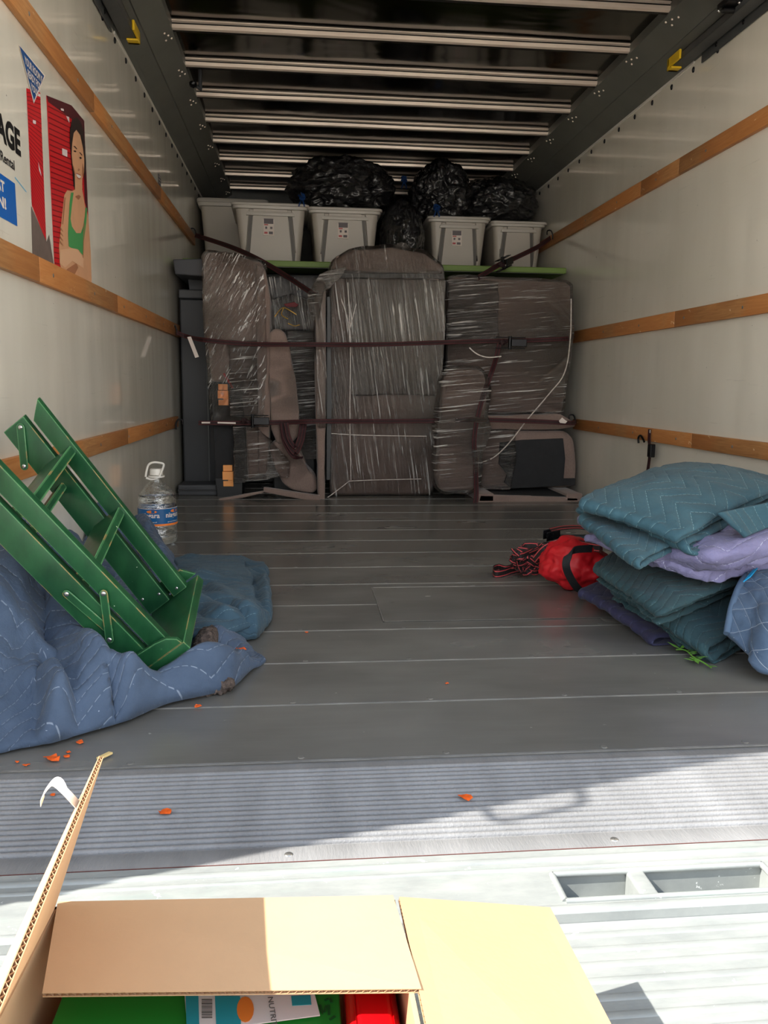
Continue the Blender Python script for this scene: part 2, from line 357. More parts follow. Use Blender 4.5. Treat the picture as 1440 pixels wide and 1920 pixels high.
def tube(bm, pts, r, seg=8, cap=True):
    P = [Vector(p) for p in pts]; rs = r if isinstance(r, (list, tuple)) else [r] * len(P); up = Vector((0, 0, 1)); rings = []
    for i, p in enumerate(P):
        d = (P[min(i + 1, len(P) - 1)] - P[max(i - 1, 0)]).normalized(); a = d.cross(up)
        if a.length < .1: a = d.cross(Vector((1, 0, 0)))
        a.normalize(); b = d.cross(a).normalized(); up = -b if b.length else up; up = a.cross(d)
        rings.append([bm.verts.new(p + (a * math.cos(2 * PI * k / seg) + up * math.sin(2 * PI * k / seg)) * rs[i]) for k in range(seg)])
    for i in range(len(rings) - 1):
        for k in range(seg): bm.faces.new((rings[i][k], rings[i][(k + 1) % seg], rings[i + 1][(k + 1) % seg], rings[i + 1][k]))
    if cap: bm.faces.new(rings[0]); bm.faces.new(rings[-1][::-1])
    return bm
def lathe(bm, prof, c, seg=40, axis='z', a0=0, a1=2 * PI):
    c = Vector(c); full = abs(a1 - a0 - 2 * PI) < 1e-6; n = seg if full else seg + 1; rings = []
    for r, z in prof: rings.append([bm.verts.new(c + Vector((r * math.cos(a0 + (a1 - a0) * k / seg), r * math.sin(a0 + (a1 - a0) * k / seg), z))) for k in range(n)])
    for i in range(len(rings) - 1):
        for k in range(seg): bm.faces.new((rings[i][k], rings[i][(k + 1) % n], rings[i + 1][(k + 1) % n], rings[i + 1][k]))
    return bm
def ribbon(bm, pts, w, wdir, th=.0022, n=6, smooth_=True):
    """flat webbing along pts; wdir = one width direction or a list of them"""
    P = spline(pts, n) if smooth_ else [Vector(p) for p in pts]
    if isinstance(wdir, list): D = spline([Vector(d) for d in wdir], n) if smooth_ else [Vector(d) for d in wdir]
    else: D = [Vector(wdir)] * len(P)
    uv = bm.loops.layers.uv.verify(); rings = []; s = 0
    for i, p in enumerate(P):
        t = (P[min(i + 1, len(P) - 1)] - P[max(i - 1, 0)]).normalized(); d = D[i] - t * D[i].dot(t)
        d = d.normalized() if d.length > 1e-4 else t.orthogonal().normalized(); nn = t.cross(d)
        if i: s += (p - P[i - 1]).length
        rings.append((s, [bm.verts.new(p + d * (w / 2) * a + nn * (th / 2) * b) for a, b in ((-1, -1), (1, -1), (1, 1), (-1, 1))]))
    for i in range(len(rings) - 1):
        for k in range(4):
            f = bm.faces.new((rings[i][1][k], rings[i][1][(k + 1) % 4], rings[i + 1][1][(k + 1) % 4], rings[i + 1][1][k]))
            vv = {0: (0, 1), 1: (1, 1), 2: (1, 0), 3: (0, 0)}[k]; us = (rings[i][0], rings[i][0], rings[i + 1][0], rings[i + 1][0])
            for lp, u_, v_ in zip(f.loops, us, (vv[0], vv[1], vv[1], vv[0])): lp[uv].uv = (u_, v_)
    bm.faces.new(rings[0][1]); bm.faces.new(rings[-1][1][::-1]); return bm
def catgrid(net, nu, nv):
    """smooth surface through a net of points (rows of equal length)"""
    rows = [spline(r, nu) for r in net]; cols = []
    for i in range(len(rows[0])): cols.append(spline([r[i] for r in rows], nv))
    return [[cols[i][j] for i in range(len(cols))] for j in range(len(cols[0]))]
def cloth(bm, G, th=.012, amp=.003, ns=18, seed=0, floor_=None, hem=True):
    """a thick sheet from a grid of points, with rounded hems and UV in metres"""
    nj, ni = len(G), len(G[0]); uv = bm.loops.layers.uv.verify()
    U = [0.0]; mid = nj // 2
    for i in range(1, ni): U.append(U[-1] + (G[mid][i] - G[mid][i - 1]).length)
    V = [0.0]; midi = ni // 2
    for j in range(1, nj): V.append(V[-1] + (G[j][midi] - G[j - 1][midi]).length)
    N = [[None] * ni for _ in range(nj)]
    for j in range(nj):
        for i in range(ni):
            a = G[j][min(i + 1, ni - 1)] - G[j][max(i - 1, 0)]; b = G[min(j + 1, nj - 1)][i] - G[max(j - 1, 0)][i]
            n = a.cross(b); N[j][i] = n.normalized() if n.length > 1e-9 else Vector((0, 0, 1))
    top, bot = [], []
    for j in range(nj):
        rt, rb = [], []
        for i in range(ni):
            n = N[j][i]; p = G[j][i]; q = Vector((U[i], V[j], seed * 1.7)) * ns
            k = amp * (noise.noise(q) + .6 * noise.noise(q * 2.2)); e = min(i, ni - 1 - i, j, nj - 1 - j)
            hh = th / 2 * (.35 if e == 0 else (.95 if e == 1 else 1.0)) * (1.15 if e in (1, 2) else 1)
            a, b = p + n * (hh + k), p - n * (hh - k)
            if floor_ is not None: a.z = max(a.z, floor_ + .004); b.z = max(b.z, floor_)
            rt.append(bm.verts.new(a)); rb.append(bm.verts.new(b))
        top.append(rt); bot.append(rb)
    def quad(vs, ids):
        f = bm.faces.new(vs)
        for lp, (i, j) in zip(f.loops, ids): lp[uv].uv = (U[i], V[j])
    for j in range(nj - 1):
        for i in range(ni - 1):
            ids = ((i, j), (i + 1, j), (i + 1, j + 1), (i, j + 1))
            quad([top[b][a] for a, b in ids], ids); quad([bot[b][a] for a, b in ids[::-1]], ids[::-1])
    ring = [(i, 0) for i in range(ni)] + [(ni - 1, j) for j in range(1, nj)] + [(i, nj - 1) for i in range(ni - 2, -1, -1)] + [(0, j) for j in range(nj - 2, 0, -1)]
    for k in range(len(ring)):
        a, b = ring[k], ring[(k + 1) % len(ring)]; quad([bot[a[1]][a[0]], bot[b[1]][b[0]], top[b[1]][b[0]], top[a[1]][a[0]]], (a, b, b, a))
    return bm
def text_mesh(s, size=1.0, bold=0.0, xs=1.0):
    cu = bpy.data.curves.new('t', 'FONT'); cu.body = s; cu.size = size; cu.offset = bold; cu.resolution_u = 3; cu.fill_mode = 'FRONT'
    o = bpy.data.objects.new('t', cu); COL.objects.link(o); bpy.context.view_layer.update()
    me = bpy.data.meshes.new_from_object(o.evaluated_get(bpy.context.evaluated_depsgraph_get())); bpy.data.objects.remove(o)
    for v in me.vertices: v.co.x *= xs
    return me
def text_fit(bm, s, o, ux, uy, w, h, bold=0.02, mi=0, n_off=.0):
    """writing fitted into the box at o, width w along ux and height h along uy"""
    me = text_mesh(s, 1, bold); xs = [v.co.x for v in me.vertices]; ys = [v.co.y for v in me.vertices]
    x0, x1, y0, y1 = min(xs), max(xs), min(ys), max(ys); o, ux, uy = Vector(o), Vector(ux).normalized(), Vector(uy).normalized()
    vs = [bm.verts.new(o + ux * ((v.co.x - x0) / (x1 - x0) * w) + uy * ((v.co.y - y0) / (y1 - y0) * h)) for v in me.vertices]
    for p in me.polygons:
        try: f = bm.faces.new([vs[i] for i in p.vertices]); f.material_index = mi
        except ValueError: pass
    bpy.data.meshes.remove(me); return bm

# ------------------------------------------------------------------ the truck's shell
XL, XR, YR, YF, ZW, ZC = -.713, 1.627, .84, 6.75, 1.965, 2.07
struct(link('floor', box(box(NB(), (XL - .04, 1.298, -.12), (XR + .04, YF, 0)), (XL - .04, 1.003, -.12), (XR + .04, 1.298, -.012)), 'floor'))
bm = NB()
ys = [1.298 + .2455 * k for k in range(0, 23)]
for y in ys:
    box(bm, (XL, y - .0030, -.001), (XR, y - .0014, .0010), .0003, 1); box(bm, (XL, y + .0016, -.001), (XR, y + .0027, .0007), .0002, 1)
struct(link('trim_1', bm, 'seam'))
bm = NB()
for y in ys[:9]:
    for k in range(9):
        x = XL + .16 + .265 * k + .03 * random.random(); bmesh.ops.create_cone(bm, cap_ends=True, segments=12, radius1=.0065, radius2=.005, depth=.0012, matrix=Matrix.Translation((x, y + .014, .0006)))
struct(link('trim_2', bm, 'floor', smooth=30))
bm = NB()     # patch plate let into the floor
box(bm, (.215, 2.10, -.002), (1.2, 2.475, .0012)); struct(link('trim_3', bm, 'floor'))
bm = NB(); box(bm, (.213, 2.10, 0), (.216, 2.475, .0022)); box(bm, (.213, 2.472, 0), (.9, 2.4745, .002)); box(bm, (.213, 2.10, 0), (.9, 2.1025, .002)); struct(link('trim_4', bm, 'seam'))
bm = NB()     # ribbed threshold
box(bm, (XL, 1.005, -.02), (XR, 1.298, -.004)); y = 1.055
while y < 1.272:
    bmn = []
    for k in range(7):
        a = PI * k / 6; bmn.append(Vector((XL, y + .0052 * math.cos(a), -.005 + .0058 * math.sin(a))))
    prism(bm, bmn, (XR - XL, 0, 0)); y += .0142
box(bm, (XL, 1.005, -.006), (XR, 1.042, .0), .002, 2)
struct(link('trim_5', bm, 'rib', smooth=40))
# rear sill with two hand slots
sx0, sx1, sxm, sy0, sy1 = .318, .602, .428, .892, .948
bm = NB(); zt = .0
for lo, hi in (((XL - .04, .868, -.05), (sx0, 1.003, zt)), ((sx1, .868, -.05), (XR + .04, 1.003, zt)), ((sx0, sy1, -.05), (sx1, 1.003, zt)), ((sx0, .868, -.05), (sx1, sy0, zt)),
               ((sx0, sy0, -.05), (sx1, sy1, -.034))): box(bm, lo, hi)
for pr in ((.982, .006), (.962, .004), (.876, .008)):
    prism(bm, [Vector((XL, pr[0] + pr[1] * math.cos(PI * k / 6), pr[1] * .55 * math.sin(PI * k / 6))) for k in range(7)], (XR - XL, 0, 0))
struct(link('trim_6', bm, 'galv', smooth=40))
bm = NB(); box(bm, (sxm - .012, sy0, -.05), (sxm + .012, sy1, .001), .004, 3)
r = .006
rim = [(sx0, sy0), (sx1, sy0), (sx1, sy1), (sx0, sy1)]
for k in range(4):
    a, b = rim[k], rim[(k + 1) % 4]; tube(bm, [(a[0], a[1], .0), (b[0], b[1], .0)], r * .7, 10)
struct(link('trim_7', bm, 'galv', smooth=60))
bm = NB(); box(bm, (XL, 1.0035, -.012), (XR, 1.0048, .0004)); struct(link('trim_8', bm, simple('rust_red_line', (92, 50, 46), .6)))
bm = NB()
for x in (-.48, -.02, .43, .83): bmesh.ops.create_uvsphere(bm, u_segments=14, v_segments=8, radius=.006, matrix=Matrix.Translation((x, 1.022, .0)) @ Matrix.Diagonal((1, 1, .35, 1)))
struct(link('trim_9', bm, 'steel', smooth=60))
bm = NB(); box(bm, (XL - .04, .30, -.10), (XR + .04, .8675, -.012))      # bumper step plate below the sill
for k in range(22): 
    y = .845 - k * .0245; prism(bm, [Vector((XL - .03, y + .006 * math.cos(PI * j / 5), -.0125 + .0018 * math.sin(PI * j / 5))) for j in range(6)], (XR - XL + .06, 0, 0))
struct(link('trim_10', bm, 'galv', smooth=40))
# walls
wl = struct(link('wall_left', box(NB(), (XL - .05, YR, 0), (XL, YF, ZW)), 'wall'))
wr = struct(link('wall_right', box(NB(), (XR, YR, 0), (XR + .05, YF, ZW)), 'wall'))
struct(link('wall_front', box(NB(), (XL - .05, YF, 0), (XR + .05, YF + .05, 2.3)), 'dkmetal'))
struct(link('ceiling', box(NB(), (XL - .05, YR, 2.112), (XR + .05, YF + .05, 2.17)), 'ceil'))
for s, X in ((1, XL), (-1, XR)):
    bm = NB(); prof = [(0, ZW - .004), (.02, ZW + .012), (.085, ZW + .055), (.093, ZW + .05), (.186, ZC + .002), (.186, 2.122), (-.05, 2.122), (-.05, ZW - .004)]
    prism(bm, [Vector((X + s * a, YR, z)) for a, z in prof], (0, YF - YR, 0))
    struct(link('trim_%d' % (11 if s == 1 else 12), bm, 'cove'))
    bm = NB(); box(bm, (min(X, X + s * .004), 3.5, ZW - .012), (max(X, X + s * .004), YF, ZW + .006)); struct(link('trim_%d' % (13 if s == 1 else 14), bm, 'whiteplast'))
    par = wl if s == 1 else wr
    for k in range(17):          # bolts along the top edge of each wall panel
        y = 3.30 + k * .203; t = NB(); bmesh.ops.create_uvsphere(t, u_segments=10, v_segments=6, radius=.011, matrix=Matrix.Translation((X + s * .002, y, ZW - .035)) @ Matrix.Diagonal((.5, .8, 1.1, 1)))
        me = bpy.data.meshes.new('bolt'); 
        for v in t.verts: v.co -= par.location
        t.to_mesh(me); t.free(); me.materials.append(M['blacksteel']); o = bpy.data.objects.new('bolt', me); COL.objects.link(o); o.parent = par
# roof bows: stepped metal hats across the roof
bi = 15
for k in range(10):
    y = 2.93 + k * .4045
    if y > YF: break
    bm = NB(); pr = [(y, 2.122), (y + .001, 2.108), (y + .012, 2.1045), (y + .012, 2.0965), (y + .002, 2.095), (y + .004, 2.081), (y + .02, 2.078), (y + .040, 2.078), (y + .046, 2.122)]
    n = 26; rings = []
    for i in range(n + 1):
        x = XL + .17 + (XR - XL - .34) * i / n; w = .0035 * noise.noise(Vector((x * 2.3, k * 3.7, 0))) ; rings.append([bm.verts.new((x, a, z + (w if z > 2.09 and z < 2.12 else w * .3))) for a, z in pr])
    for i in range(n):
        for j in range(len(pr)):
            j2 = (j + 1) % len(pr); f = bm.faces.new((rings[i][j], rings[i + 1][j], rings[i + 1][j2], rings[i][j2])); f.material_index = 0 if j in (0, 1, 4, 5) else 1  # bright bands and dark gaps of each bow come from lit and shaded colours
    bm.faces.new(rings[0]); bm.faces.new(rings[-1][::-1])
    struct(link('trim_%d' % bi, bm, ['bow', 'bowdk'], smooth=35)); bi += 1
    for X, s in ((XL + .186, -1), (XR - .186, 1)):      # rivets on the cove below every bow
        bm = NB()
        for dx, dy in ((.02, 0), (.034, .03), (.012, .04), (.03, -.035)):
            zz = ZC + .002 - (dx / .093) * (ZC + .002 - ZW - .05); bmesh.ops.create_uvsphere(bm, u_segments=8, v_segments=5, radius=.005, matrix=Matrix.Translation((X + s * dx, y + .03 + dy, zz)))
        struct(link('trim_%d' % bi, bm, 'bow', smooth=60)); bi += 1
# rub rails
def slat(X, s, z0, z1, y0, y1, joints):
    global bi
    bm = NB(); ysn = [y0] + joints + [y1]
    for a, b in zip(ysn[:-1], ysn[1:]): box(bm, (min(X, X + s * .019), a + .001, z0), (max(X, X + s * .019), b - .001, z1), .0025, 2)
    struct(link('trim_%d' % bi, bm, 'slat', smooth=40)); bi += 1
for X, s in ((XL, 1), (XR, -1)):
    slat(X, s, 1.528, 1.592 if s == 1 else 1.594, YR, 5.75, [2.1, 3.05, 4.4] if s == 1 else [2.55, 3.55, 3.95])
    slat(X, s, .885, .952, YR, 4.95, [2.35, 3.3] if s == 1 else [2.4, 3.5])
    slat(X, s, .378, .438, YR, 4.78, [1.9, 3.4] if s == 1 else [2.0, 3.27])
for X, s in ((XL, 1), (XR, -1)):          # nail heads in the rails
    bm = NB()
    for z in (1.56, .918, .408):
        for k in range(7):
            y = 1.9 + k * .47 + (.1 if z < 1 else 0); bmesh.ops.create_uvsphere(bm, u_segments=8, v_segments=5, radius=.006, matrix=Matrix.Translation((X + s * .019, y, z)) @ Matrix.Diagonal((.3, 1, 1, 1)))
    struct(link('trim_%d' % bi, bm, 'seam', smooth=60)); bi += 1
# outer body, so that only the open rear lets light in
bm = NB(); box(bm, (XL - .07, YR, -.12), (XL - .05, YF + .07, 2.3)); box(bm, (XR + .05, YR, -.12), (XR + .07, YF + .07, 2.3)); box(bm, (XL - .07, YR, 2.28), (XR + .07, YF + .07, 2.3))
box(bm, (XL - .07, YF + .05, -.12), (XR + .07, YF + .07, 2.3)); box(bm, (XL - .07, YR, 2.12), (XR + .07, YR + .04, 2.3))
struct(link('trim_%d' % bi, bm, 'body')); bi += 1
bm = NB(); box(bm, (-40, -40, -.96), (40, 20, -.9)); struct(link('ground', bm, 'asph'))
# a grab handle on the left rear post (its shadow falls on the sill)
t = thing('grab_handle', 'steel grab handle on the left rear post of the truck', 'handle', (XL, .84, .95)); hz = [1.00, 1.01, 1.045, 1.13, 1.165, 1.175]
bm = NB(); tube(bm, spline([(XL - .02, .842, 1.04), (XL - .02, .80, 1.05), (XL - .02, .79, 1.08), (XL - .02, .79, 1.17), (XL - .02, .80, 1.20), (XL - .02, .842, 1.21)], 5), .006, 8); link('bar', bm, 'blacksteel', t, 60)
# door tracks with yellow stops, the rolled-up door's edge
for s, X, lab in ((1, XL, 'dark steel door track high on the left wall with yellow end stop'), (-1, XR, 'dark steel door track high on the right wall with yellow end stop')):
    t = thing('door_track', lab, 'door track', (X, 3.5, 1.9)); bm = NB()
    a = lambda x0, x1, y0, y1, z0, z1, b=bm: box(b, (min(X + s * x0, X + s * x1), y0, z0), (max(X + s * x0, X + s * x1), y1, z1), .0015, 1)
    a(.004, .010, YR, 3.42, 1.925, 1.985); link('bracket', bm, 'dkmetal', t)
    bm = NB(); a2 = lambda x0, x1, y0, y1, z0, z1, b=bm: box(b, (min(X + s * x0, X + s * x1), y0, z0), (max(X + s * x0, X + s * x1), y1, z1), .0015, 1)
    a2(.01, .075, YR, 3.46, 1.978, 1.984); a2(.070, .075, YR, 3.55, 1.955, 1.984); a2(.02, .075, YR, 3.55, 1.953, 1.958); tube(bm, [(X + s * .045, YR, 1.968), (X + s * .045, 3.56, 1.968)], .011, 10); link('rail', bm, 'dkmetal', t, 40)
    bm = NB(); a3 = lambda x0, x1, y0, y1, z0, z1, b=bm: box(b, (min(X + s * x0, X + s * x1), y0, z0), (max(X + s * x0, X + s * x1), y1, z1), .003, 2)
    a3(.040, .086, 3.555, 3.575, 1.944, 1.992); a3(.076, .086, 3.46, 3.57, 1.955, 1.992); a3(.040, .086, 3.53, 3.575, 1.944, 1.952); link('stop', bm, 'yellow', t)
    for y in (2.9, 3.1, 3.3):
        bm = NB(); bmesh.ops.create_uvsphere(bm, u_segments=10, v_segments=6, radius=.009, matrix=Matrix.Translation((X + s * .010, y, 1.95)) @ Matrix.Diagonal((.5, 1, 1, 1))); link('bolt', bm, 'blacksteel', t, 60)
bm = NB(); 
for k in range(5): box(bm, (XL + .07, .95 + k * .42, 1.995), (XR - .07, .95 + k * .42 + .417, 2.02), .003, 2)
dr = struct(link('door_1', bm, 'body'))
t = thing('door_roller', 'black roller hinge at the edge of the rolled-up door', 'hinge', (1.57, 3.04, 1.98))
bm = NB(); box(bm, (1.50, 2.99, 1.972), (1.575, 3.075, 1.992), .003, 2); link('plate', bm, 'blacksteel', t)
bm = NB(); tube(bm, [(1.51, 3.05, 1.966), (1.585, 3.05, 1.966)], .011, 12); link('roller', bm, 'blacksteel', t, 50)
for x, y in ((1.505, 3.07), (1.55, 3.075), (1.545, 3.0)):
    bm = NB(); bmesh.ops.create_uvsphere(bm, u_segments=8, v_segments=6, radius=.006, matrix=Matrix.Translation((x, y, 1.970))); link('bolt', bm, 'steel', t, 60)
# small fitting on the left cove
t = thing('light_fitting', 'small black socket fitting hanging under the left end of the roof bows', 'light fitting', tuple(at(362, 158, 4.25)))
c = t.location; bm = NB(); ellip(bm, c + Vector((0, 0, .0)), (.018, .02, .016), .25, 3, 3, 3); link('socket', bm, 'blacksteel', t, 60)
bm = NB(); tube(bm, [c + Vector((.005, 0, 0)), c + Vector((.03, .03, -.012)), c + Vector((.03, .04, .08))], .009, 10); link('body', bm, 'dkplast', t, 50)
t = thing('wall_sticker', 'tiny dark blue sticker on the left wall just above the top wooden rail', 'sticker', tuple(onx(299, 338, XL + .001)))
bm = NB(); obox(bm, t.location - Vector((0, .03, .025)), (.0006, 0, 0), (0, .07, 0), (0, 0, .05)); link('sheet', bm, simple('dark_sticker', (28, 34, 54), .4), t)
bm = NB()
for z in (-.015, 0, .015): obox(bm, t.location + Vector((.0008, -.02, z)), (.0002, 0, 0), (0, .045, 0), (0, 0, .004))
link('print', bm, 'paper', t)
exec_order = 'structure done'
# ------------------------------------------------------------------ printed decal on the left wall
def flat(bm, pts, X, mi=0, th=.0005):
    a = [bm.verts.new((X, p.y, p.z)) for p in pts]; f = bm.faces.new(a); f.material_index = mi; return f
def pw(pts, k=4.8, oy=160): return [onx(x / k, oy + y / k, XL) for x, y in pts]
t = thing('wall_decal', 'large storage decal on left wall with red shutters, smiling person and blue triangle', 'decal', (XL, 2.5, 1.0))
bm = NB(); flat(bm, pw([(235, 25), (360, 65), (415, 1410), (285, 1080)]), XL + .0006); link('narrow_shutter', bm, simple('shutter_red', (214, 30, 40), .35), t)
bm = NB(); flat(bm, pw([(415, 90), (640, 180), (755, 320), (822, 1810), (490, 1660)]), XL + .0006); o2 = link('wide_shutter', bm, simple('shutter_red_b', (214, 30, 40), .35), t)
bm = NB(); flat(bm, pw([(278, 1085), (418, 1408), (440, 1340), (490, 1660), (290, 1560)]), XL + .0006); link('printed_floor', bm, simple('print_brown_grey', (112, 98, 92), .5, 0, .15, 20), t)
# shutter slats as printed dark lines
bm = NB(); L0, L1 = pw([(238, 60), (283, 1075)]); R0, R1 = pw([(360, 80), (412, 1380)])
for k in range(30):
    f = k / 30; a = L0.lerp(L1, f); b = R0.lerp(R1, f); w = .0022; flat(bm, [a, b, b - Vector((0, 0, w)), a - Vector((0, 0, w))], XL + .0010)
link('shutter_line', bm, simple('shutter_dark_red', (140, 14, 26), .4), t)['kind'] = 'stuff'
bm = NB(); L0, L1 = pw([(428, 180), (490, 1640)]); R0, R1 = pw([(720, 330), (770, 1700)])
for k in range(30):
    f = k / 30; a = L0.lerp(L1, f); b = R0.lerp(R1, f); w = .0035; flat(bm, [a, b, b - Vector((0, 0, w)), a - Vector((0, 0, w))], XL + .0010)
link('shutter_line', bm, simple('shutter_dark_red_b', (132, 12, 24), .4), t)['kind'] = 'stuff'
bm = NB(); flat(bm, pw([(415, 90), (640, 180), (755, 320), (758, 420), (640, 300), (430, 150)]), XL + .0013); flat(bm, pw([(740, 380), (758, 420), (790, 1150), (760, 1050)]), XL + .0013); link('shutter_housing', bm, simple('print_maroon', (84, 20, 34), .4), t)
mhl = simple('print_pale', (238, 222, 222), .4)
for q in ([(340, 70), (358, 80), (358, 105), (336, 95)], [(542, 205), (568, 212), (572, 232), (546, 225)], [(590, 275), (618, 285), (620, 340), (600, 300)], [(555, 565), (602, 585), (602, 645), (556, 625)],
          [(340, 690), (365, 790), (368, 820), (346, 760)], [(290, 310), (318, 318), (318, 350), (292, 340)]): bm = NB(); flat(bm, pw(q), XL + .0014); link('printed_highlight', bm, mhl, t)
skin = simple('print_skin', (222, 168, 128), .5, 0, .06, 14); skin2 = simple('print_skin_shade', (176, 118, 84), .5)
per = link('printed_person', (lambda b: (flat(b, pw([(598, 945), (640, 950), (668, 940), (665, 800), (735, 840), (735, 940), (762, 1090), (790, 1180), (812, 1500), (821, 1800), (700, 1745), (560, 1690), (530, 1600), (525, 1450), (545, 1250), (560, 1100), (572, 990)]), XL + .0018),
      flat(b, pw([(655, 430), (680, 400), (715, 450), (738, 560), (752, 660), (754, 760), (738, 830), (716, 856), (690, 842), (665, 790), (645, 720), (637, 620), (642, 520)]), XL + .0024), b)[-1])(NB()), skin, t)
def pp(name, polys, mat, off=.003):
    for q in polys: b = NB(); flat(b, pw(q), XL + off); r_ = link(name, b, mat, t)
    return r_
pp('printed_hair', [[(640, 310), (680, 285), (720, 330), (745, 430), (758, 560), (768, 700), (758, 800), (748, 850), (752, 660), (738, 560), (715, 450), (680, 400), (655, 430), (642, 520), (637, 620), (645, 720), (665, 800), (668, 940), (655, 900), (648, 800), (632, 640), (622, 520), (622, 400)]], simple('print_hair', (38, 26, 26), .4), .0028)
pp('printed_top', [[(632, 965), (655, 965), (640, 1080), (627, 1200), (640, 1270), (680, 1330), (720, 1330), (742, 1270), (756, 1180), (763, 1095), (778, 1110), (770, 1230), (748, 1400), (738, 1530), (700, 1480), (640, 1465), (612, 1450), (605, 1330), (612, 1180), (620, 1050)]], simple('print_green', (76, 160, 92), .5), .0026)
pp('printed_shading', [[(560, 1690), (600, 1650), (680, 1600), (695, 1640), (655, 1720)], [(668, 1000), (700, 1030), (720, 1000), (700, 985)], [(746, 1240), (752, 1240), (742, 1560), (736, 1560)], [(700, 745), (712, 760), (700, 772), (690, 765)], [(735, 700), (750, 760), (738, 830), (728, 800)],
                     [(572, 1010), (582, 1010), (560, 1250), (552, 1250)], [(642, 700), (655, 735), (668, 790), (655, 770)]], skin2, .0030)
pp('printed_arm', [[(530, 1480), (640, 1465), (690, 1475), (742, 1560), (742, 1645), (690, 1612), (640, 1580), (575, 1640), (527, 1600)]], simple('print_skin_light', (232, 184, 146), .5), .0034)
pp('printed_finger', [[(528 + 3, 1270 + k * 42), (556, 1310 + k * 42), (560, 1322 + k * 42), (530, 1290 + k * 42)] for k in range(4)], skin2, .0036)
pp('printed_smile', [[(672, 793), (690, 798), (715, 812), (718, 828), (700, 836), (682, 818)]], simple('print_white', (244, 236, 230), .4), .0036)
pp('printed_lips', [[(668, 788), (690, 792), (720, 808), (715, 813), (690, 800), (672, 795)], [(682, 820), (700, 838), (718, 830), (706, 846), (690, 838)]], simple('print_lips', (176, 70, 66), .4), .0038)
pp('printed_eye', [[(650, 590), (664, 584), (680, 596), (664, 602)], [(704, 648), (716, 642), (728, 656), (714, 664)], [(650, 548), (664, 545), (684, 570), (680, 576), (662, 556)], [(700, 602), (714, 604), (732, 628), (728, 632), (712, 614)]], simple('print_dark', (40, 26, 26), .4), .0036)
# triangle with writing, lettering and blue panel
bm = NB(); k3 = lambda pts: pw(pts, 14.4, 70)
flat(bm, k3([(480, 185), (1200, 1030), (890, 1790)]), XL + .0022); link('triangle_border', bm, 'paper', t)
bm = NB(); A3, B3, C3 = k3([(500, 230), (1165, 1040), (890, 1700)]); flat(bm, [A3, B3, C3], XL + .0028); link('triangle', bm, 'triblue', t)
bm = NB(); YV, ZV = Vector((0, 1, 0)), Vector((0, 0, 1)); y0, y1, zt_, zb_ = A3.y, B3.y, A3.z, C3.z
def tri_line(s, f0, f1, w0, w1): text_fit(bm, s, (XL + .0034, y0 + (y1 - y0) * w0, zt_ + (zb_ - zt_) * f1), YV, ZV, (y1 - y0) * (w1 - w0), (zt_ - zb_) * (f1 - f0), .02)
tri_line('YOUR ROOM IS', .10, .30, .16, .90); tri_line('READY FOR', .36, .56, .26, .80); tri_line('YOU!', .62, .80, .37, .64); link('triangle_writing', bm, 'paper', t)
bm = NB(); text_fit(bm, 'AGE', (XL + .001, 2.130, 1.189), YV, ZV, .172, .066, .045); link('lettering', bm, 'ink', t)
a, b, c_ = onx(1, 304, XL), onx(27, 317, XL), onx(1, 285, XL); bm = NB(); text_fit(bm, 'Rental', (XL + .001, a.y, (a.z + b.z) / 2), YV, ZV, b.y - a.y, c_.z - a.z, .02); link('lettering', bm, 'ink', t)
bm = NB(); q = pw([(-330, 690), (0, 790), (128, 870), (148, 1262), (0, 1185), (-330, 1000)]); ys_ = [p.y for p in q]; zs_ = [p.z for p in q]
ztop = onx(0, 325, XL).z; flat(bm, [Vector((0, 2.0, ztop)), Vector((0, 2.243, ztop)), Vector((0, 2.243, 1.009)), Vector((0, 2.0, 1.009))], XL + .0008); link('blue_panel', bm, 'blueink', t)
bm = NB(); a, b = onx(8, 362, XL), onx(11, 394, XL); text_fit(bm, 'AT', (XL + .0014, a.y - .055, a.z), YV, ZV, .055, .026, .04); text_fit(bm, 'N!', (XL + .0014, b.y - .055, b.z), YV, ZV, .055, .027, .04); link('panel_writing', bm, 'paper', t)
bm = NB(); a, b = onx(27, 331, XL), onx(49, 359, XL); flat(bm, [a, b, b - Vector((0, 0, .003)), a - Vector((0, 0, .003))], XL + .001); link('blue_line', bm, simple('sky_blue_print', (90, 180, 220), .4), t)

# ------------------------------------------------------------------ the load: dark furniture at the back
def P(pts, y): return [at(x, yy, y) for x, yy in pts]
def base(pts, y):
    q = P(pts, y); return (sum(p.x for p in q) / len(q), y, min(p.z for p in q))
t = thing('cabinet', 'black cabinet at the far end, behind the wrapped sofa pieces and under the totes', 'cabinet', (.4, 5.5, 0))
bm = NB(); box(bm, (-.55, 5.26, .0), (1.52, 6.6, 1.30), .01, 2); link('carcass', bm, 'black', t)
bm = NB()
for x in (-.545, .13, .82): box(bm, (x + .01, 5.245, .05), (x + .67, 5.26, 1.27), .004, 2)
link('door', bm, 'black', t)
t = thing('table_top', 'long green board under the row of grey totes', 'board', (.8, 5.2, 1.302))
bm = NB(); box(bm, (-.68, 5.00, 1.303), (1.60, 6.6, 1.338), .006, 2); link('panel', bm, 'greenboard', t)
bm = NB(); box(bm, (-.29, 5.002, 1.2995), (1.58, 5.015, 1.3025)); link('underside_lip', bm, 'black', t)
t = thing('dark_cabinet', 'tall dark grey cabinet against the left wall behind the leftmost sofa arm', 'cabinet', (-.5, 4.9, 0))
bm = NB(); box(bm, (-.69, 4.90, .02), (-.40, 5.22, 1.10), .008, 2); link('carcass', bm, simple('charcoal_laminate', (40, 42, 46), .5), t)
bm = NB(); box(bm, (-.69, 4.88, 1.10), (-.40, 5.22, 1.15), .006, 2); link('top', bm, 'dkplast', t)
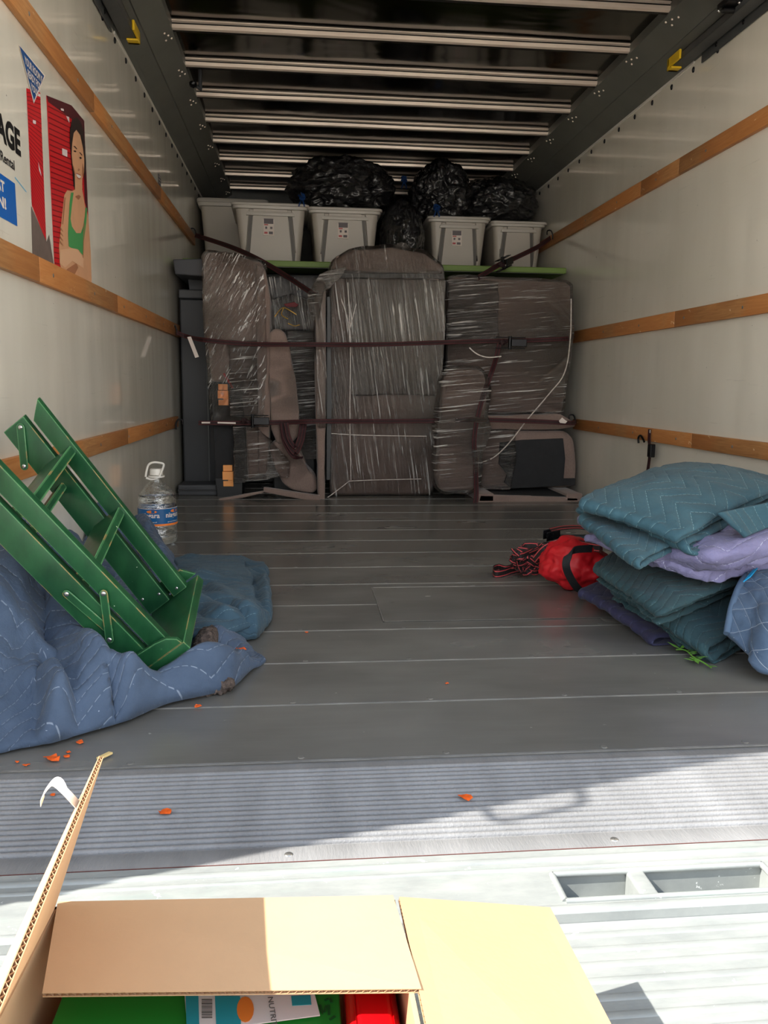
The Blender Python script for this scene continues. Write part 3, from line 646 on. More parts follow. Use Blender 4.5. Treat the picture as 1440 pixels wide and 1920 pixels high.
bm = NB(); box(bm, (-.545, 4.885, .05), (-.535, 4.902, 1.08), .001, 1); link('door_gap_strip', bm, 'dkmetal', t)
t = thing('dark_tote', 'dark grey lidded tote poking out between left wall and wrapped sofa arm', 'tote', (-.55, 4.9, 1.15))
bm = NB(); prism(bm, P([(352, 520), (384, 520), (384, 556), (356, 553)], 4.90), (0, .30, 0), .004, 2); link('body', bm, simple('charcoal_tote', (46, 48, 54), .5), t)
bm = NB(); prism(bm, P([(324, 486), (392, 484), (392, 519), (328, 514)], 4.70), (0, .5, 0), .006, 2); link('lid', bm, simple('charcoal_tote_lid', (54, 56, 62), .5), t)

# ------------------------------------------------------------------ wrapped sofa pieces
def film(parent, pts, y, depth, r, mat, grow=.012, seed=0, name='plastic_wrap', amp=.006):
    c = sum((Vector(p) for p in P(pts, y)), Vector()) / len(pts); q = []
    for p in P(pts, y):
        d = p - c; q.append(p + Vector((d.x / (abs(d.x) + .05), 0, d.z / (abs(d.z) + .05))) * grow + Vector((0, -grow, 0)))
    bm = NB(); soft(bm, q, depth + 2 * grow, r, 3, 0, .035, seed, amp, 14); return link(name, bm, mat, parent, 180)
def block(pts, y, depth, r, name, mat='fabric', parent=None, seed=0, puff=0, amp=.005, seg=4):
    bm = NB(); soft(bm, P(pts, y), depth, r, seg, puff, .045, seed, amp); return link(name, bm, mat, parent, 180)
# left arm
t = thing('corner_sofa', 'tall taupe sofa end standing upright in clear wrap, leftmost of the load', 'sofa', (-.33, 4.6, 0))
block([(380, 482), (388, 473), (425, 471), (441, 478), (492, 492), (499, 520), (500, 660), (498, 880), (465, 900), (462, 800), (455, 716), (396, 716), (383, 600)], 4.62, .22, .02, 'arm_pad', 'fabric', t, 1)
bm = NB(); prism(bm, P([(396, 716), (459, 716), (461, 897), (404, 897)], 4.63), (0, .2, 0), .006, 2); link('black_underside', bm, 'blackfab', t)
bm = NB(); prism(bm, P([(403, 897), (454, 897), (454, 937), (408, 937)], 4.62), (0, .2, 0), .004, 2); link('foot', bm, 'black', t)
for i, (a, b_, c_, d) in enumerate(((409, 720, 428, 760), (418, 872, 437, 912))):
    bm = NB(); q = P([(a, b_), (c_, b_)], 4.605); zb = at(a, d, 4.605).z; x0, x1, z1 = q[0].x, q[1].x, q[0].z; h = z1 - zb
    box(bm, (x0, 4.60, zb), (x1, 4.625, zb + h * .30), .002, 2); box(bm, (x0 - .003, 4.596, zb + h * .30), (x1, 4.625, z1 - h * .3), .002, 2); box(bm, (x0, 4.60, z1 - h * .28), (x1 - .004, 4.625, z1), .002, 2)
    g = link('clip', bm, 'orange', t); g['label'] = 'orange connector clip, %s' % ('upper' if i == 0 else 'lower')
    bm = NB(); box(bm, (x0 - .002, 4.592, zb + h * .27), (x0 + (x1 - x0) * .5, 4.600, zb + h * .32)); sub(g, 'slot', bm, 'black')
bm = NB(); tube(bm, spline(P([(420, 700), (424, 708), (432, 720), (436, 728)], 4.605), 4), .006, 8); link('red_wire', bm, simple('red_wire', (190, 40, 46), .4), t)
film(t, [(381, 478), (390, 471), (441, 476), (495, 491), (498, 660), (497, 790), (465, 795), (396, 795), (383, 600)], 4.60, .22, .02, 'film_d', .008, 2, amp=.007)
film(t, [(430, 640), (480, 640), (482, 780), (432, 780)], 4.58, .3, .012, 'film_h', .008, 3, amp=.008)
film(t, [(438, 798), (480, 800), (545, 868), (540, 893), (440, 905)], 4.55, .10, .01, 'film_h', .004, 5, name='loose_wrap_tail', amp=.01)
block([(479, 492), (497, 505), (506, 560), (506, 800), (500, 890), (484, 890), (482, 700)], 4.60, .24, .012, 'back_panel', 'fabric', t, 4)
# black wrapped bundle between
t = thing('wrapped_bundle', 'black furniture bundled in shiny film in the gap between the left sofa pieces', 'bundle', (.03, 4.95, 0))
bm = NB(); prism(bm, P([(510, 516), (588, 516), (592, 928), (512, 928)], 4.92), (0, .30, 0), .01, 2); link('body', bm, 'black', t)
bm = NB(); prism(bm, P([(503, 518), (590, 516), (594, 548), (575, 562), (545, 546), (512, 562), (505, 545)], 4.83), (0, .03, 0), .01, 2); link('top_panel', bm, simple('slate_panel', (58, 58, 62), .4), t)
film(t, [(540, 622), (594, 622), (594, 860), (560, 860)], 4.83, .06, .01, 'film_h', .006, 7, amp=.01)
film(t, [(498, 520), (594, 520), (594, 618), (500, 618)], 4.83, .06, .01, 'film_v', .004, 8, name='plastic_cover', amp=.012)
bm = NB()
for q in ([(515, 594), (524, 582), (532, 577), (545, 583), (556, 590)], [(532, 577), (528, 590), (540, 598)], [(540, 606), (552, 611), (562, 609)]): tube(bm, spline(P(q, 4.80), 4), .003, 6)
link('gold_cord', bm, 'cord', t, 60)
bm = NB(); prism(bm, P([(532, 570), (552, 566), (560, 571), (556, 576), (536, 575)], 4.80), (0, .012, 0), .003, 2); link('red_tassel', bm, simple('maroon_cloth', (110, 20, 30), .6), t)
# narrow standing cushion, lower cushion, floor rail
t = thing('bolster_cushion', 'long narrow taupe cushion standing upright between the wrapped sofa arm and bare board', 'cushion', (-.05, 4.6, .3))
block([(501, 640), (505, 622), (518, 614), (533, 620), (545, 650), (557, 710), (563, 770), (562, 815), (548, 832), (520, 832), (506, 800), (502, 720)], 4.58, .22, .045, 'cover', 'fabric', t, 9, .012, .006, 5)
t = thing('seat_cushion', 'taupe cushion slumped at the floor under the narrow standing cushion', 'cushion', (.0, 4.5, 0))
block([(503, 836), (530, 815), (548, 836), (560, 855), (592, 890), (598, 918), (585, 928), (545, 922), (528, 910), (515, 880), (505, 860)], 4.60, .2, .04, 'cover', 'fabric', t, 11, .01, .006, 5)
t = thing('sofa_rail', 'thin taupe upholstered rail lying on the floor below the left cushions', 'rail', (.0, 4.4, 0))
a, b_, c_ = onz(490, 925), onz(535, 922), onz(600, 944)
bm = NB(); t_ = NB(); prism(t_, [at(494, 914, 4.52), at(600, 930, 4.46), at(600, 943, 4.46), at(494, 923, 4.52)], (0, .05, 0), .006, 3); me = bpy.data.meshes.new('x'); t_.to_mesh(me); t_.free(); bm.from_mesh(me); link('bar', bm, 'fabric', t, 60)
bm = NB(); prism(bm, [at(410, 936, 4.47), at(452, 928, 4.5), at(494, 921, 4.52), at(494, 924, 4.52), at(452, 934, 4.5), at(412, 940, 4.47)], (0, .03, 0), .002, 2); link('black_edging', bm, 'fabric', t)
t = thing('dark_board', 'dark grey flat board lying on the floor in the left corner under the load', 'board', (-.55, 4.9, 0))
bm = NB(); box(bm, (-.69, 4.66, .0), (-.44, 4.86, .06), .006, 2); link('panel', bm, 'dkplast', t)
bm = NB(); box(bm, (-.69, 4.652, .025), (-.45, 4.66, .035)); link('edge_strip', bm, 'black', t)
# narrow board
t = thing('sofa_side_panel', 'slim taupe panel standing edge-on left of the big centre sofa', 'panel', (.13, 4.5, 0))
block([(590, 530), (610, 528), (611, 700), (609, 940), (597, 940), (593, 780)], 4.50, .36, .012, 'edge', 'fabric', t, 13)
bm = NB(); prism(bm, P([(613, 556), (619, 556), (622, 760), (619, 900), (612, 900)], 4.52), (0, .03, 0), .002, 2); link('black_strip', bm, 'black', t)
film(t, [(589, 530), (611, 528), (612, 800), (596, 800)], 4.49, .36, .012, 'film_v', .006, 15)
film(t, [(578, 548), (600, 515), (650, 500), (640, 520), (606, 545), (598, 600), (584, 600)], 4.46, .06, .008, 'film_h', .003, 16, name='bunched_wrap', amp=.012)
# centre sofa
t = thing('sofa', 'big taupe sofa stood on end in clear film, centre of the load', 'sofa', (.45, 4.6, 0))
block([(620, 520), (634, 512), (816, 510), (830, 520), (831, 600), (820, 800), (811, 928), (621, 930), (618, 700)], 4.62, .32, .035, 'body', 'fabric', t, 17, .006)
block([(618, 505), (630, 480), (668, 466), (735, 462), (795, 472), (828, 496), (834, 508), (780, 512), (690, 510)], 4.60, .34, .022, 'top_cushion', 'fabric', t, 19, .004)
bm = NB(); prism(bm, P([(626, 512), (832, 513), (834, 522), (630, 521)], 4.605), (0, .03, 0), .002, 1); link('gap_shade', bm, 'black', t)  # black strip stands in for the shade in the gap below the top cushion
film(t, [(616, 520), (622, 490), (665, 464), (735, 459), (800, 470), (832, 502), (833, 600), (821, 800), (812, 928), (622, 930), (617, 700)], 4.60, .35, .03, 'film_v', .008, 21, amp=.006)
film(t, [(650, 522), (835, 525), (828, 700), (820, 740), (660, 740)], 4.585, .03, .008, 'film_v', .004, 23, name='outer_wrap', amp=.008)
bm = NB(); 
for q in ([(652, 530), (657, 640), (656, 780), (658, 900)], [(640, 560), (652, 600), (656, 640)], [(668, 570), (660, 600), (655, 625)], [(655, 902), (700, 900), (790, 898)], [(655, 902), (625, 925), (612, 934)], [(612, 812), (680, 816), (800, 818)]):
    ribbon(bm, P(q, 4.572), .004, (1, 0, .2), .0012, 5)
link('film_rope', bm, simple('gathered_film', (186, 176, 168), .3, 0, .35, 70), t, 60)
bm = NB(); ellip(bm, at(754, 463, 4.62), (.035, .02, .02), .6, 4, 4, 4); link('film_knot', bm, 'film_v', t, 180)
# right sofa
t = thing('loveseat', 'taupe sofa section in clear film, upper right of the load', 'sofa', (1.15, 4.65, 0))
block([(842, 524), (852, 518), (1060, 528), (1071, 536), (1071, 620), (1062, 700), (1055, 770), (1050, 774), (842, 774), (838, 720), (840, 620)], 4.66, .5, .03, 'body', 'fabric', t, 25, .006)
film(t, [(839, 522), (848, 516), (1064, 527), (1074, 536), (1073, 620), (1064, 700), (1056, 774), (838, 774), (838, 620)], 4.64, .52, .03, 'film_h', .008, 27, amp=.006)
film(t, [(842, 524), (935, 528), (935, 632), (840, 645)], 4.62, .03, .008, 'film_h', .003, 29, name='outer_wrap', amp=.01)
bm = NB()
for q in ([(1071, 560), (1069, 640), (1058, 700), (1030, 738), (990, 785), (955, 830), (925, 858), (898, 868)], [(880, 652), (895, 664), (915, 670), (940, 668)]): ribbon(bm, P(q, 4.535), .006, (1, 0, .4), .0012, 5)
link('film_rope', bm, 'cord' if False else bpy.data.materials['gathered_film'], t, 60)
t = thing('arm_cushion', 'plump taupe sofa arm in film standing beside the centre sofa, lower right of it', 'cushion', (.9, 4.5, 0))
block([(832, 700), (850, 688), (900, 690), (914, 706), (917, 760), (904, 800), (900, 905), (885, 922), (830, 924), (817, 900), (822, 800)], 4.46, .11, .05, 'cover', 'fabric', t, 31, .01, .008, 5)
film(t, [(830, 700), (848, 686), (902, 688), (918, 706), (920, 760), (906, 800), (902, 910), (884, 925), (828, 926), (815, 900), (820, 800)], 4.45, .12, .05, 'film_h', .007, 33, amp=.01)
t = thing('armchair', 'taupe armchair on its side with a black cloth underside, bottom right of the load', 'armchair', (1.3, 4.5, 0))
block([(900, 812), (920, 806), (1060, 808), (1077, 820), (1083, 860), (1080, 910), (1060, 916), (902, 914)], 4.60, .44, .03, 'frame', 'fabric', t, 35, .003)
bm = NB(); prism(bm, P([(938, 830), (980, 825), (1056, 822), (1060, 860), (1056, 898), (1079, 897), (1079, 910), (960, 916), (946, 905), (952, 890), (936, 870)], 4.582), (0, .02, 0), .002, 1); link('black_underside', bm, 'blackfab', t)
film(t, [(902, 809), (965, 808), (968, 860), (958, 917), (903, 917)], 4.565, .05, .012, 'film_h', .004, 37, amp=.008)
block([(905, 780), (1050, 776), (1076, 790), (1080, 800), (1050, 806), (905, 806)], 4.60, .4, .012, 'top_rail', 'fabric', t, 36)
t = thing('ottoman', 'flat taupe upholstered frame with black web lying on the floor below the armchair', 'ottoman', (1.2, 4.4, 0))
bm = NB(); prism(bm, P([(900, 928), (1084, 933), (1085, 945), (896, 944)], 4.36), (0, .04, 0), .005, 3)
q = P([(896, 944), (1085, 945)], 4.36); x0, x1 = q[0].x, q[1].x
box(bm, (x0, 4.36, .0), (x0 + .09, 4.72, .045), .006, 2); box(bm, (x1 - .07, 4.36, .0), (x1 + .02, 4.72, .045), .006, 2); link('frame', bm, 'fabric', t, 60)
bm = NB(); box(bm, (x0 + .02, 4.38, .004), (x1 - .02, 4.72, .030)); link('web', bm, 'blackfab', t)

# ------------------------------------------------------------------ totes
def tote(x0, x1, z0, z1, y, depth, lab, label_=True, panel=True, rot=0):
    w = x1 - x0; cx = (x0 + x1) / 2; h = z1 - z0; t = thing('storage_tote', lab, 'tote', (0, 0, 0), None); off = Vector((cx, y + depth / 2, z0))
    def sec(f, z, grow=0):
        a = w / 2 * (.80 + .17 * f) + grow; d = depth / 2 * (.86 + .11 * f) + grow; r = .035; pts = []
        cs = [(a - r, -d + r, -PI / 2), (a - r, d - r, 0), (-a + r, d - r, PI / 2), (-a + r, -d + r, PI)]
        for i, (X, Y, s) in enumerate(cs):
            for k in range(6): pts.append(Vector((X + r * math.cos(s + PI / 2 * k / 5), Y + r * math.sin(s + PI / 2 * k / 5), z)))
            if i == 3 and panel and not grow:
                e = (.155 - .035 * f) * w / .42 * 1.0; g = .026
                for X2, dd in ((-e, 0), (-e + .004, .012), (-e + g, .012), (-e + g + .002, -.003), (e - g - .002, -.003), (e - g, .012), (e - .004, .012), (e, 0)): pts.append(Vector((X2, -d + dd, z)))
        return pts
    bm = NB(); rings = []
    for f in [0, .02, .25, .5, .75, .93]: rings.append([bm.verts.new(p) for p in sec(f, h * f)])
    n = len(rings[0])
    for a, b in zip(rings[:-1], rings[1:]):
        for k in range(n): bm.faces.new((a[k], a[(k + 1) % n], b[(k + 1) % n], b[k]))
    bm.faces.new(rings[0][::-1]); bm.faces.new(rings[-1]); body = link('body', bm, 'bin', t, 35)
    bm = NB(); rr = []
    for z, g in ((h * .90, .0), (h * .905, .012), (h * .945, .014), (h * .95, .022), (h * .985, .022), (h, .014), (h, -.01)):
        rr.append([bm.verts.new(p) for p in sec(1.0, z, g + .0001)])
    m = len(rr[0])
    for a, b in zip(rr[:-1], rr[1:]):
        for k in range(m): bm.faces.new((a[k], a[(k + 1) % m], b[(k + 1) % m], b[k]))
    bm.faces.new(rr[0][::-1]); bm.faces.new(rr[-1]); link('lid', bm, 'binlid', t, 50)
    if panel:
        bm = NB(); e = .128 * w / .42 + .012; d = depth / 2
        prism(bm, [Vector((-e, -d * .968 - .008, h * .80)), Vector((e, -d * .968 - .008, h * .80)), Vector((e - .004, -d * .972 - .008, h * .845)), Vector((e - .012, -d * .972 - .008, h * .86)), Vector((-e + .012, -d * .972 - .008, h * .86)), Vector((-e + .004, -d * .972 - .008, h * .845))], (0, .022, 0), .003, 2)
        link('handle', bm, 'binlid', t, 50)
        for sg in (-1, 1):
            bm = NB(); pts = []
            for f, s2 in ((.03, 0), (.80, 0), (.80, 1), (.03, 1)):
                e2 = (.155 - .035 * f) * w / .42; X = (-e2 + .005) if s2 == 0 else (-e2 + .025); pts.append(Vector((X * -sg, -d * (.86 + .11 * f) + .0105, h * f)))
            prism(bm, pts, (0, .004, 0)); link('groove_shade', bm, 'groove_shade', t)  # dark strip at the bottom of the recess paints in its shade
    if label_:
        bm = NB(); d = depth / 2; zf = .60; yy = -d * (.86 + .11 * zf) - .008; lx = -.045
        box(bm, (lx, yy, h * .50), (lx + .066, yy + .003, h * .78)); lb = link('label', bm, 'paper', t)
        for nm, mt, q in (('picture', 'greyprint', (.004, .68, .062, .76)), ('print', 'pink', (.006, .655, .03, .672)), ('print', 'greyprint', (.012, .60, .024, .635)), ('print', 'greyprint', (.042, .60, .056, .635)), ('print', 'pink', (.006, .525, .026, .555)), ('print', 'greyprint', (.034, .52, .058, .56))):
            bm = NB(); box(bm, (lx + q[0], yy - .0012, h * q[1]), (lx + q[2], yy, h * q[3])); sub(lb, nm, bm, mt)
    t.location = off; t.rotation_euler = (0, 0, rot); return t
tote(at(372, 370, 5.95).x, at(372, 370, 5.95).x + .46, 1.34, at(372, 370, 5.95).z, 5.95, .58, 'grey lidded tote at the far left, partly hidden behind a labelled tote', False, False, 0)
tote(-.415, .03, 1.34, 1.722, 5.30, .62, 'grey lidded tote with a paper label, left one under the bag with blue tie', rot=.03)
tote(.055, .49, 1.34, 1.708, 5.30, .62, 'grey lidded tote with a paper label, directly under the biggest black bag', rot=.01)
tote(.825, 1.205, 1.34, 1.70, 5.42, .60, 'grey lidded tote with a paper label, right of the centre gap between totes')
tote(1.248, 1.592, 1.34, 1.69, 5.46, .60, 'grey lidded tote without a label, against the right wall', False, rot=-.01)

# ------------------------------------------------------------------ bin bags
def bag(name, label, c, r, seed, amp=.10, flat_=None, tie=None):
    t = thing(name, label, 'bin bag', (c[0], c[1], c[2] - r[2])); bm = NB(); ellip(bm, c, r, amp, seed, 6, 2.0, flat_, .9); link('film', bm, 'bag', t, 180)
    if tie:
        tc = Vector(tie); bm = NB()
        rr = random.Random(seed)
        for k in range(5):
            a = [tc + Vector((rr.uniform(-.022, .022), -.01 - .006 * k, rr.uniform(-.015, .025))) for _ in range(4)]; ribbon(bm, [tc] + a, .010, (0, .3, 1), .001, 5)
        for k in range(2): ribbon(bm, [tc, tc + Vector((.02 * k - .01, -.03, -.03)), tc + Vector((.035 * k - .02, -.035, -.055))], .009, (1, .2, .3), .001, 5)
        link('drawstring', bm, 'bluetie', t, 60)
    return t
g = at(640, 345, 5.5)
bag('bin_bag', 'biggest shiny black bin bag, on top of the two left labelled totes', (g.x, 5.55, 1.86), (.31, .27, .195), 3, .13, 1.712, at(566, 372, 5.24))
bag('bin_bag', 'black bin bag stuffed down in the gap between left and right totes', (at(752, 420, 5.5).x, 5.46, 1.55), (.14, .22, .225), 5, .10, 1.34)
bag('bin_bag', 'upright black bin bag above the labelled tote right of the gap, with blue tie', (at(828, 350, 5.6).x, 5.62, 1.86), (.19, .22, .205), 8, .16, 1.705, at(818, 392, 5.40))
bag('bin_bag', 'squashed black bin bag on the unlabelled tote near the right wall', (at(935, 370, 5.6).x, 5.70, 1.835), (.27, .24, .17), 12, .12, 1.695)
bag('bin_bag', 'dark bin bag at the back right corner behind the other bags', (1.40, 6.25, 1.72), (.19, .2, .26), 15, .12, 1.34)
bag('bin_bag', 'dark bin bag far back behind the gap, showing between the two bag piles', (.66, 6.05, 1.74), (.2, .2, .2), 17, .12, 1.34, at(757, 340, 5.86))

# ------------------------------------------------------------------ ratchet straps
def hook(bm, p, s=1, r=.0045):
    p = Vector(p); tube(bm, spline([p + Vector((0, 0, -.03)), p, p + Vector((s * .012, 0, .024)), p + Vector((s * .034, 0, .022)), p + Vector((s * .036, 0, -.002))], 5), r, 8); return bm
def ratchet(parent, c, ax, ln=.17, w=.058):
    c = Vector(c); ax = Vector(ax).normalized(); up = Vector((0, 0, 1)); up = (up - ax * up.dot(ax)).normalized(); fr = Vector((0, -1, 0))
    fr = (fr - ax * fr.dot(ax) - up * fr.dot(up)).normalized()
    for s in (-1, 1):
        bm = NB(); obox(bm, c - ax * ln / 2 + up * (s * w / 2 - .002), ax * ln, up * .004, fr * .028, .0015, 1); link('side_plate', bm, 'blacksteel', parent)
    bm = NB(); tube(bm, [c - up * w * .62 + fr * .012, c + up * w * .62 + fr * .012], .010, 12); link('spool', bm, 'blacksteel', parent, 50)
    bm = NB(); obox(bm, c + ax * .005 - up * w * .35 + fr * .026, ax * ln * .5, up * w * .7, fr * .010, .003, 2); link('handle', bm, 'blacksteel', parent)
    bm = NB(); ellip(bm, c - ax * ln * .25 + fr * .022, (.018, .014, .014), .5, 2, 3, 4); link('webbing_roll', bm, 'strap', parent, 60)
def strap(label, pts, wdirs, w, wall_hooks, rat=None, extra=None, tagp=None, prints=()):
    t = thing('ratchet_strap', label, 'strap', tuple(pts[0]), None)
    bm = NB(); ribbon(bm, pts, w, wdirs, .003, 8); link('webbing', bm, 'strap', t)
    for p, s in wall_hooks:
        bm = NB(); hook(bm, p, s); link('hook', bm, 'blacksteel', t, 60)
    if rat: ratchet(t, rat[0], rat[1])
    for q, wd_ in (extra or []):
        bm = NB(); ribbon(bm, q, .026, wd_, .003, 8); link('loose_tail', bm, 'strap', t)
    for q in prints:
        bm = NB(); a, b = q; a, b = Vector(a), Vector(b); text_fit(bm, q2, a, b - a, (0, 0, 1), (b - a).length, .011, .02) if False else obox(bm, a, b - a, (0, .0005, 0), (0, 0, .009)); link('print', bm, 'paper', t)
    if tagp:
        bm = NB(); prism(bm, tagp, (0, .001, 0)); link('paper_tag', bm, 'paper', t)
    return t
Zd = (0, .25, 1)
pA = [onx(366, 441, XL + .03), at(430, 462, 5.28), at(480, 484, 5.0), at(530, 513, 4.78), at(578, 545, 4.5), at(594, 553, 4.47)]
strap('dark strap running down from the top left rail across the totes to the slim panel', pA, Zd, .028, [(onx(367, 436, XL + .03), -1)])
pB = [onx(1032, 446, XR - .03), at(1010, 462, 5.22), at(965, 484, 5.0), at(935, 497, 4.86), at(912, 511, 4.72), at(897, 520, 4.62)]
strap('dark strap with buckle running down from the top right rail in front of the totes', pB, Zd, .028, [(onx(1036, 440, XR - .03), -1)], (at(940, 494, 4.87), pB[2] - pB[4]))
pC = [onx(331, 623, XL + .03), at(350, 631, 4.72), at(388, 638, 4.565), at(470, 645, 4.56), at(590, 646, 4.44), at(700, 646, 4.54), at(830, 642, 4.555), at(900, 640, 4.58), at(1000, 638, 4.60), at(1064, 635, 4.62), onx(1068, 634, XR - .03)]
strap('upper of the two long maroon straps crossing the whole load, buckle at right', pC, Zd, .024, [(onx(331, 618, XL + .03), -1), (onx(1070, 630, XR - .03), -1)], (at(955, 643, 4.57), (1, 0, 0)),
      [([at(936, 645, 4.56), at(930, 672, 4.55), at(921, 700, 4.47), at(905, 745, 4.45), at(896, 782, 4.44)], (1, 0, .1)), ([at(893, 792, 4.44), at(889, 830, 4.44), at(892, 880, 4.45), at(893, 925, 4.36), at(891, 944, 4.33)], (1, 0, 0))],
      P([(351, 632), (358, 631), (373, 669), (366, 671)], 4.66), [(at(974, 641, 4.595), at(1008, 640, 4.605)), (at(1012, 640, 4.606), at(1029, 639, 4.61))])
pD = [at(372, 793, 4.56), at(400, 793, 4.55), at(470, 793, 4.53), at(530, 792, 4.53), at(600, 790, 4.44), at(700, 790, 4.545), at(816, 789, 4.53), at(860, 787, 4.46), at(905, 787, 4.46), at(1000, 790, 4.50), at(1070, 793, 4.52), onx(1080, 790, XR - .03)]
strap('lower of the two long maroon straps, buckle at left with looped tail', pD, Zd, .025, [(onx(330, 795, XL + .03), 1), (onx(1078, 786, XR - .03), -1)], (at(474, 789, 4.515), (1, 0, 0)),
      [([at(530, 793, 4.52), at(534, 820, 4.51), at(548, 845, 4.50), at(556, 848, 4.50), at(566, 825, 4.51), at(571, 795, 4.52)], (1, .3, .2)), ([at(536, 793, 4.51), at(542, 822, 4.50), at(554, 838, 4.49), at(562, 820, 4.50), at(566, 794, 4.51)], (1, .3, .2)), ([at(528, 793, 4.53), at(533, 826, 4.52), at(550, 855, 4.51), at(568, 858, 4.50)], (1, .3, .2))],
      P([(1048, 789), (1054, 783), (1060, 788), (1064, 790), (1060, 794), (1050, 793)], 4.48), [(at(378, 794, 4.53), at(394, 794, 4.53)), (at(408, 794, 4.528), at(442, 795, 4.52))])
# strap hanging on the lower right rail
t = thing('hanging_strap', 'short dark strap with open hook hanging over the lower right rail', 'strap', tuple(onx(1216, 885, XR - .03)))
q = [onx(x, y, XR - .028) for x, y in ((1218, 805), (1217, 825), (1219, 845), (1217, 865), (1214, 886))]
bm = NB(); ribbon(bm, q, .026, (0, 1, 0), .003, 6); link('webbing', bm, 'strap', t)
bm = NB(); c = onx(1205, 822, XR - .035); tube(bm, spline([c + Vector((0, -.02, -.015)), c + Vector((0, .0, .0)), c + Vector((0, .03, .012)), c + Vector((0, .05, -.002)), c + Vector((0, .045, -.025))], 5), .005, 8); link('hook', bm, 'blacksteel', t, 60)
bm = NB(); c = onx(1221, 845, XR - .045); box(bm, c - Vector((.012, .018, .03)), c + Vector((.012, .018, .03)), .004, 2); link('buckle', bm, 'blacksteel', t)
bm = NB(); obox(bm, onx(1219, 812, XR - .033), (0, .008, 0), (.001, 0, 0), (0, 0, .014)); link('paper_tag', bm, 'paper', t)
# ------------------------------------------------------------------ green step stool leaning on the left wall
SO, SL, SW, SS = Vector((-.258, 1.619, .101)), Vector((-.62, -.202, .758)), Vector((.784, -.139, .605)), Vector((-.017, .969, .245))
WA, GP, WB, SP, LN = .039, .012, .060, .247, .510
KS = 1.0; SO = EYE + (SO - EYE) * KS
def stp(a, w, s): return SO + (SL * a - SW * w + SS * s) * KS
def snear(a): return .089 * a
def sfar(a): return SP + .288 * a
t = thing('step_stool', 'chipped green wooden step stool lying upside down on the blue blanket, leaning on the wall', 'step stool', tuple(SO))
TH = .021 * KS
def rail(name, w0, w1, near, a0=0, a1=LN, cut=0.0):
    bm = NB(); f = snear if near else sfar; d = TH
    A = [stp(a0, w0, f(a0)), stp(a1 - cut * 0, w0, f(a1)), stp(a1 - cut, w1, f(a1 - cut)), stp(a0, w1, f(a0))]; prism(bm, A, SS * d, .0025, 2); return link(name, bm, 'green', t, 40)
rail('front_leg', 0, WA, True, 0, LN - .02, .02); rail('rear_leg', WA + GP, WA + GP + WB, True, 0, LN - .04, .0)
rail('front_leg', 0, WA, False, 0, LN, .03); rail('rear_leg', WA + GP, WA + GP + WB, False, 0, LN - .010, .0)
def tread(a0, a1, w0, w1, name='tread'):
    bm = NB(); q = []
    vs = []
    for a in (a0, a1):
        for w in (w0, w1):
            for s in (snear(a) + TH - .002, sfar(a) + .002): vs.append(bm.verts.new(stp(a, w, s)))
    fs = [bm.faces.new([vs[i] for i in f]) for f in ((0, 1, 3, 2), (4, 6, 7, 5), (0, 4, 5, 1), (2, 3, 7, 6), (0, 2, 6, 4), (1, 5, 7, 3))]
    bmesh.ops.bevel(bm, geom=list({e for f in fs for e in f.edges}), offset=.002, segments=2, affect='EDGES'); return link(name, bm, 'green', t, 40)
tread(.372, .392, .006, .085); tread(.207, .227, .006, .085); tread(.180, .200, .070, .096, 'cross_bar'); tread(.326, .342, .075, .096, 'cross_bar')
bm = NB(); vs = [stp(-.001, -.028, -.012), stp(-.001, .108, -.012), stp(-.001, .108, SP + TH + .012), stp(-.001, -.028, SP + TH + .012)]; prism(bm, vs, SL * -.021, .003, 2); link('cap', bm, 'green', t, 40)
bm = NB(); q = [(-.001, -.024), (.012, -.022), (.026, -.006), (.032, .02), (.034, .06), (.032, .108), (-.001, .108)]
prism(bm, [stp(a, w, -.003) for a, w in q], SS * -.010, .002, 2); sp = link('side_plate', bm, 'green', t, 40)
bm = NB(); q = [(-.001, -.02), (.03, 0), (.034, .06), (.032, .106), (-.001, .106)]
prism(bm, [stp(a, w, SP + TH + .022) for a, w in q], SS * .008, .002, 2); link('side_plate', bm, 'green', t, 40)
def rivet(p, n, r, par=None, m='steel'):
    bm = NB(); n = Vector(n).normalized(); M4 = Matrix.Translation(p) @ n.to_track_quat('Z', 'Y').to_matrix().to_4x4() @ Matrix.Diagonal((1, 1, .4, 1)); bmesh.ops.create_uvsphere(bm, u_segments=12, v_segments=6, radius=r, matrix=M4)
    if par is None: return link('rivet', bm, m, t, 60)
    return sub(par, 'rivet', bm, m, 60)
Nn = (SL + SS * .089).cross(SW).normalized()
if Nn.y > 0: Nn = -Nn
def onplane(px, py, P0, N_):
    q = ray(px, py); return EYE + q * ((P0 - EYE).dot(N_) / q.dot(N_))
def strut(px, off, P0, N_, w=.011):
    a, b = [onplane(x, y, P0, N_) for x, y in px]; d = (b - a).normalized(); s = d.cross(N_).normalized(); pts = []
    for c0, sg in ((a, 1), (b, -1)):
        for k in range(7):
            an = -PI / 2 + PI * k / 6; pts.append(c0 - d * sg * w * math.cos(an) + s * sg * -w * math.sin(an) * 1.0)
    bm = NB(); prism(bm, [p + N_ * off for p in pts], N_ * .003, .0008, 1); m = link('hinge_strut', bm, 'green', t, 40)
    for c0 in (a, b): rivet(c0 + N_ * (off + .0035), N_, .005, m)
strut([(126, 1112), (205, 1180)], .002, SO, Nn, .008); strut([(196, 1110), (207, 1196)], .0055, SO, Nn, .008)
F0 = SO + SS * SP * KS; Nf = (SL + SS * .288).cross(SW).normalized()
if Nf.y > 0: Nf = -Nf
strut([(40, 801), (47, 874)], .002, F0, Nf, .009)
for x, y in ((228, 1240), (262, 1230), (302, 1216)): rivet(onplane(x, y, SO - SS * .013, Nn), Nn, .004, sp, 'green')
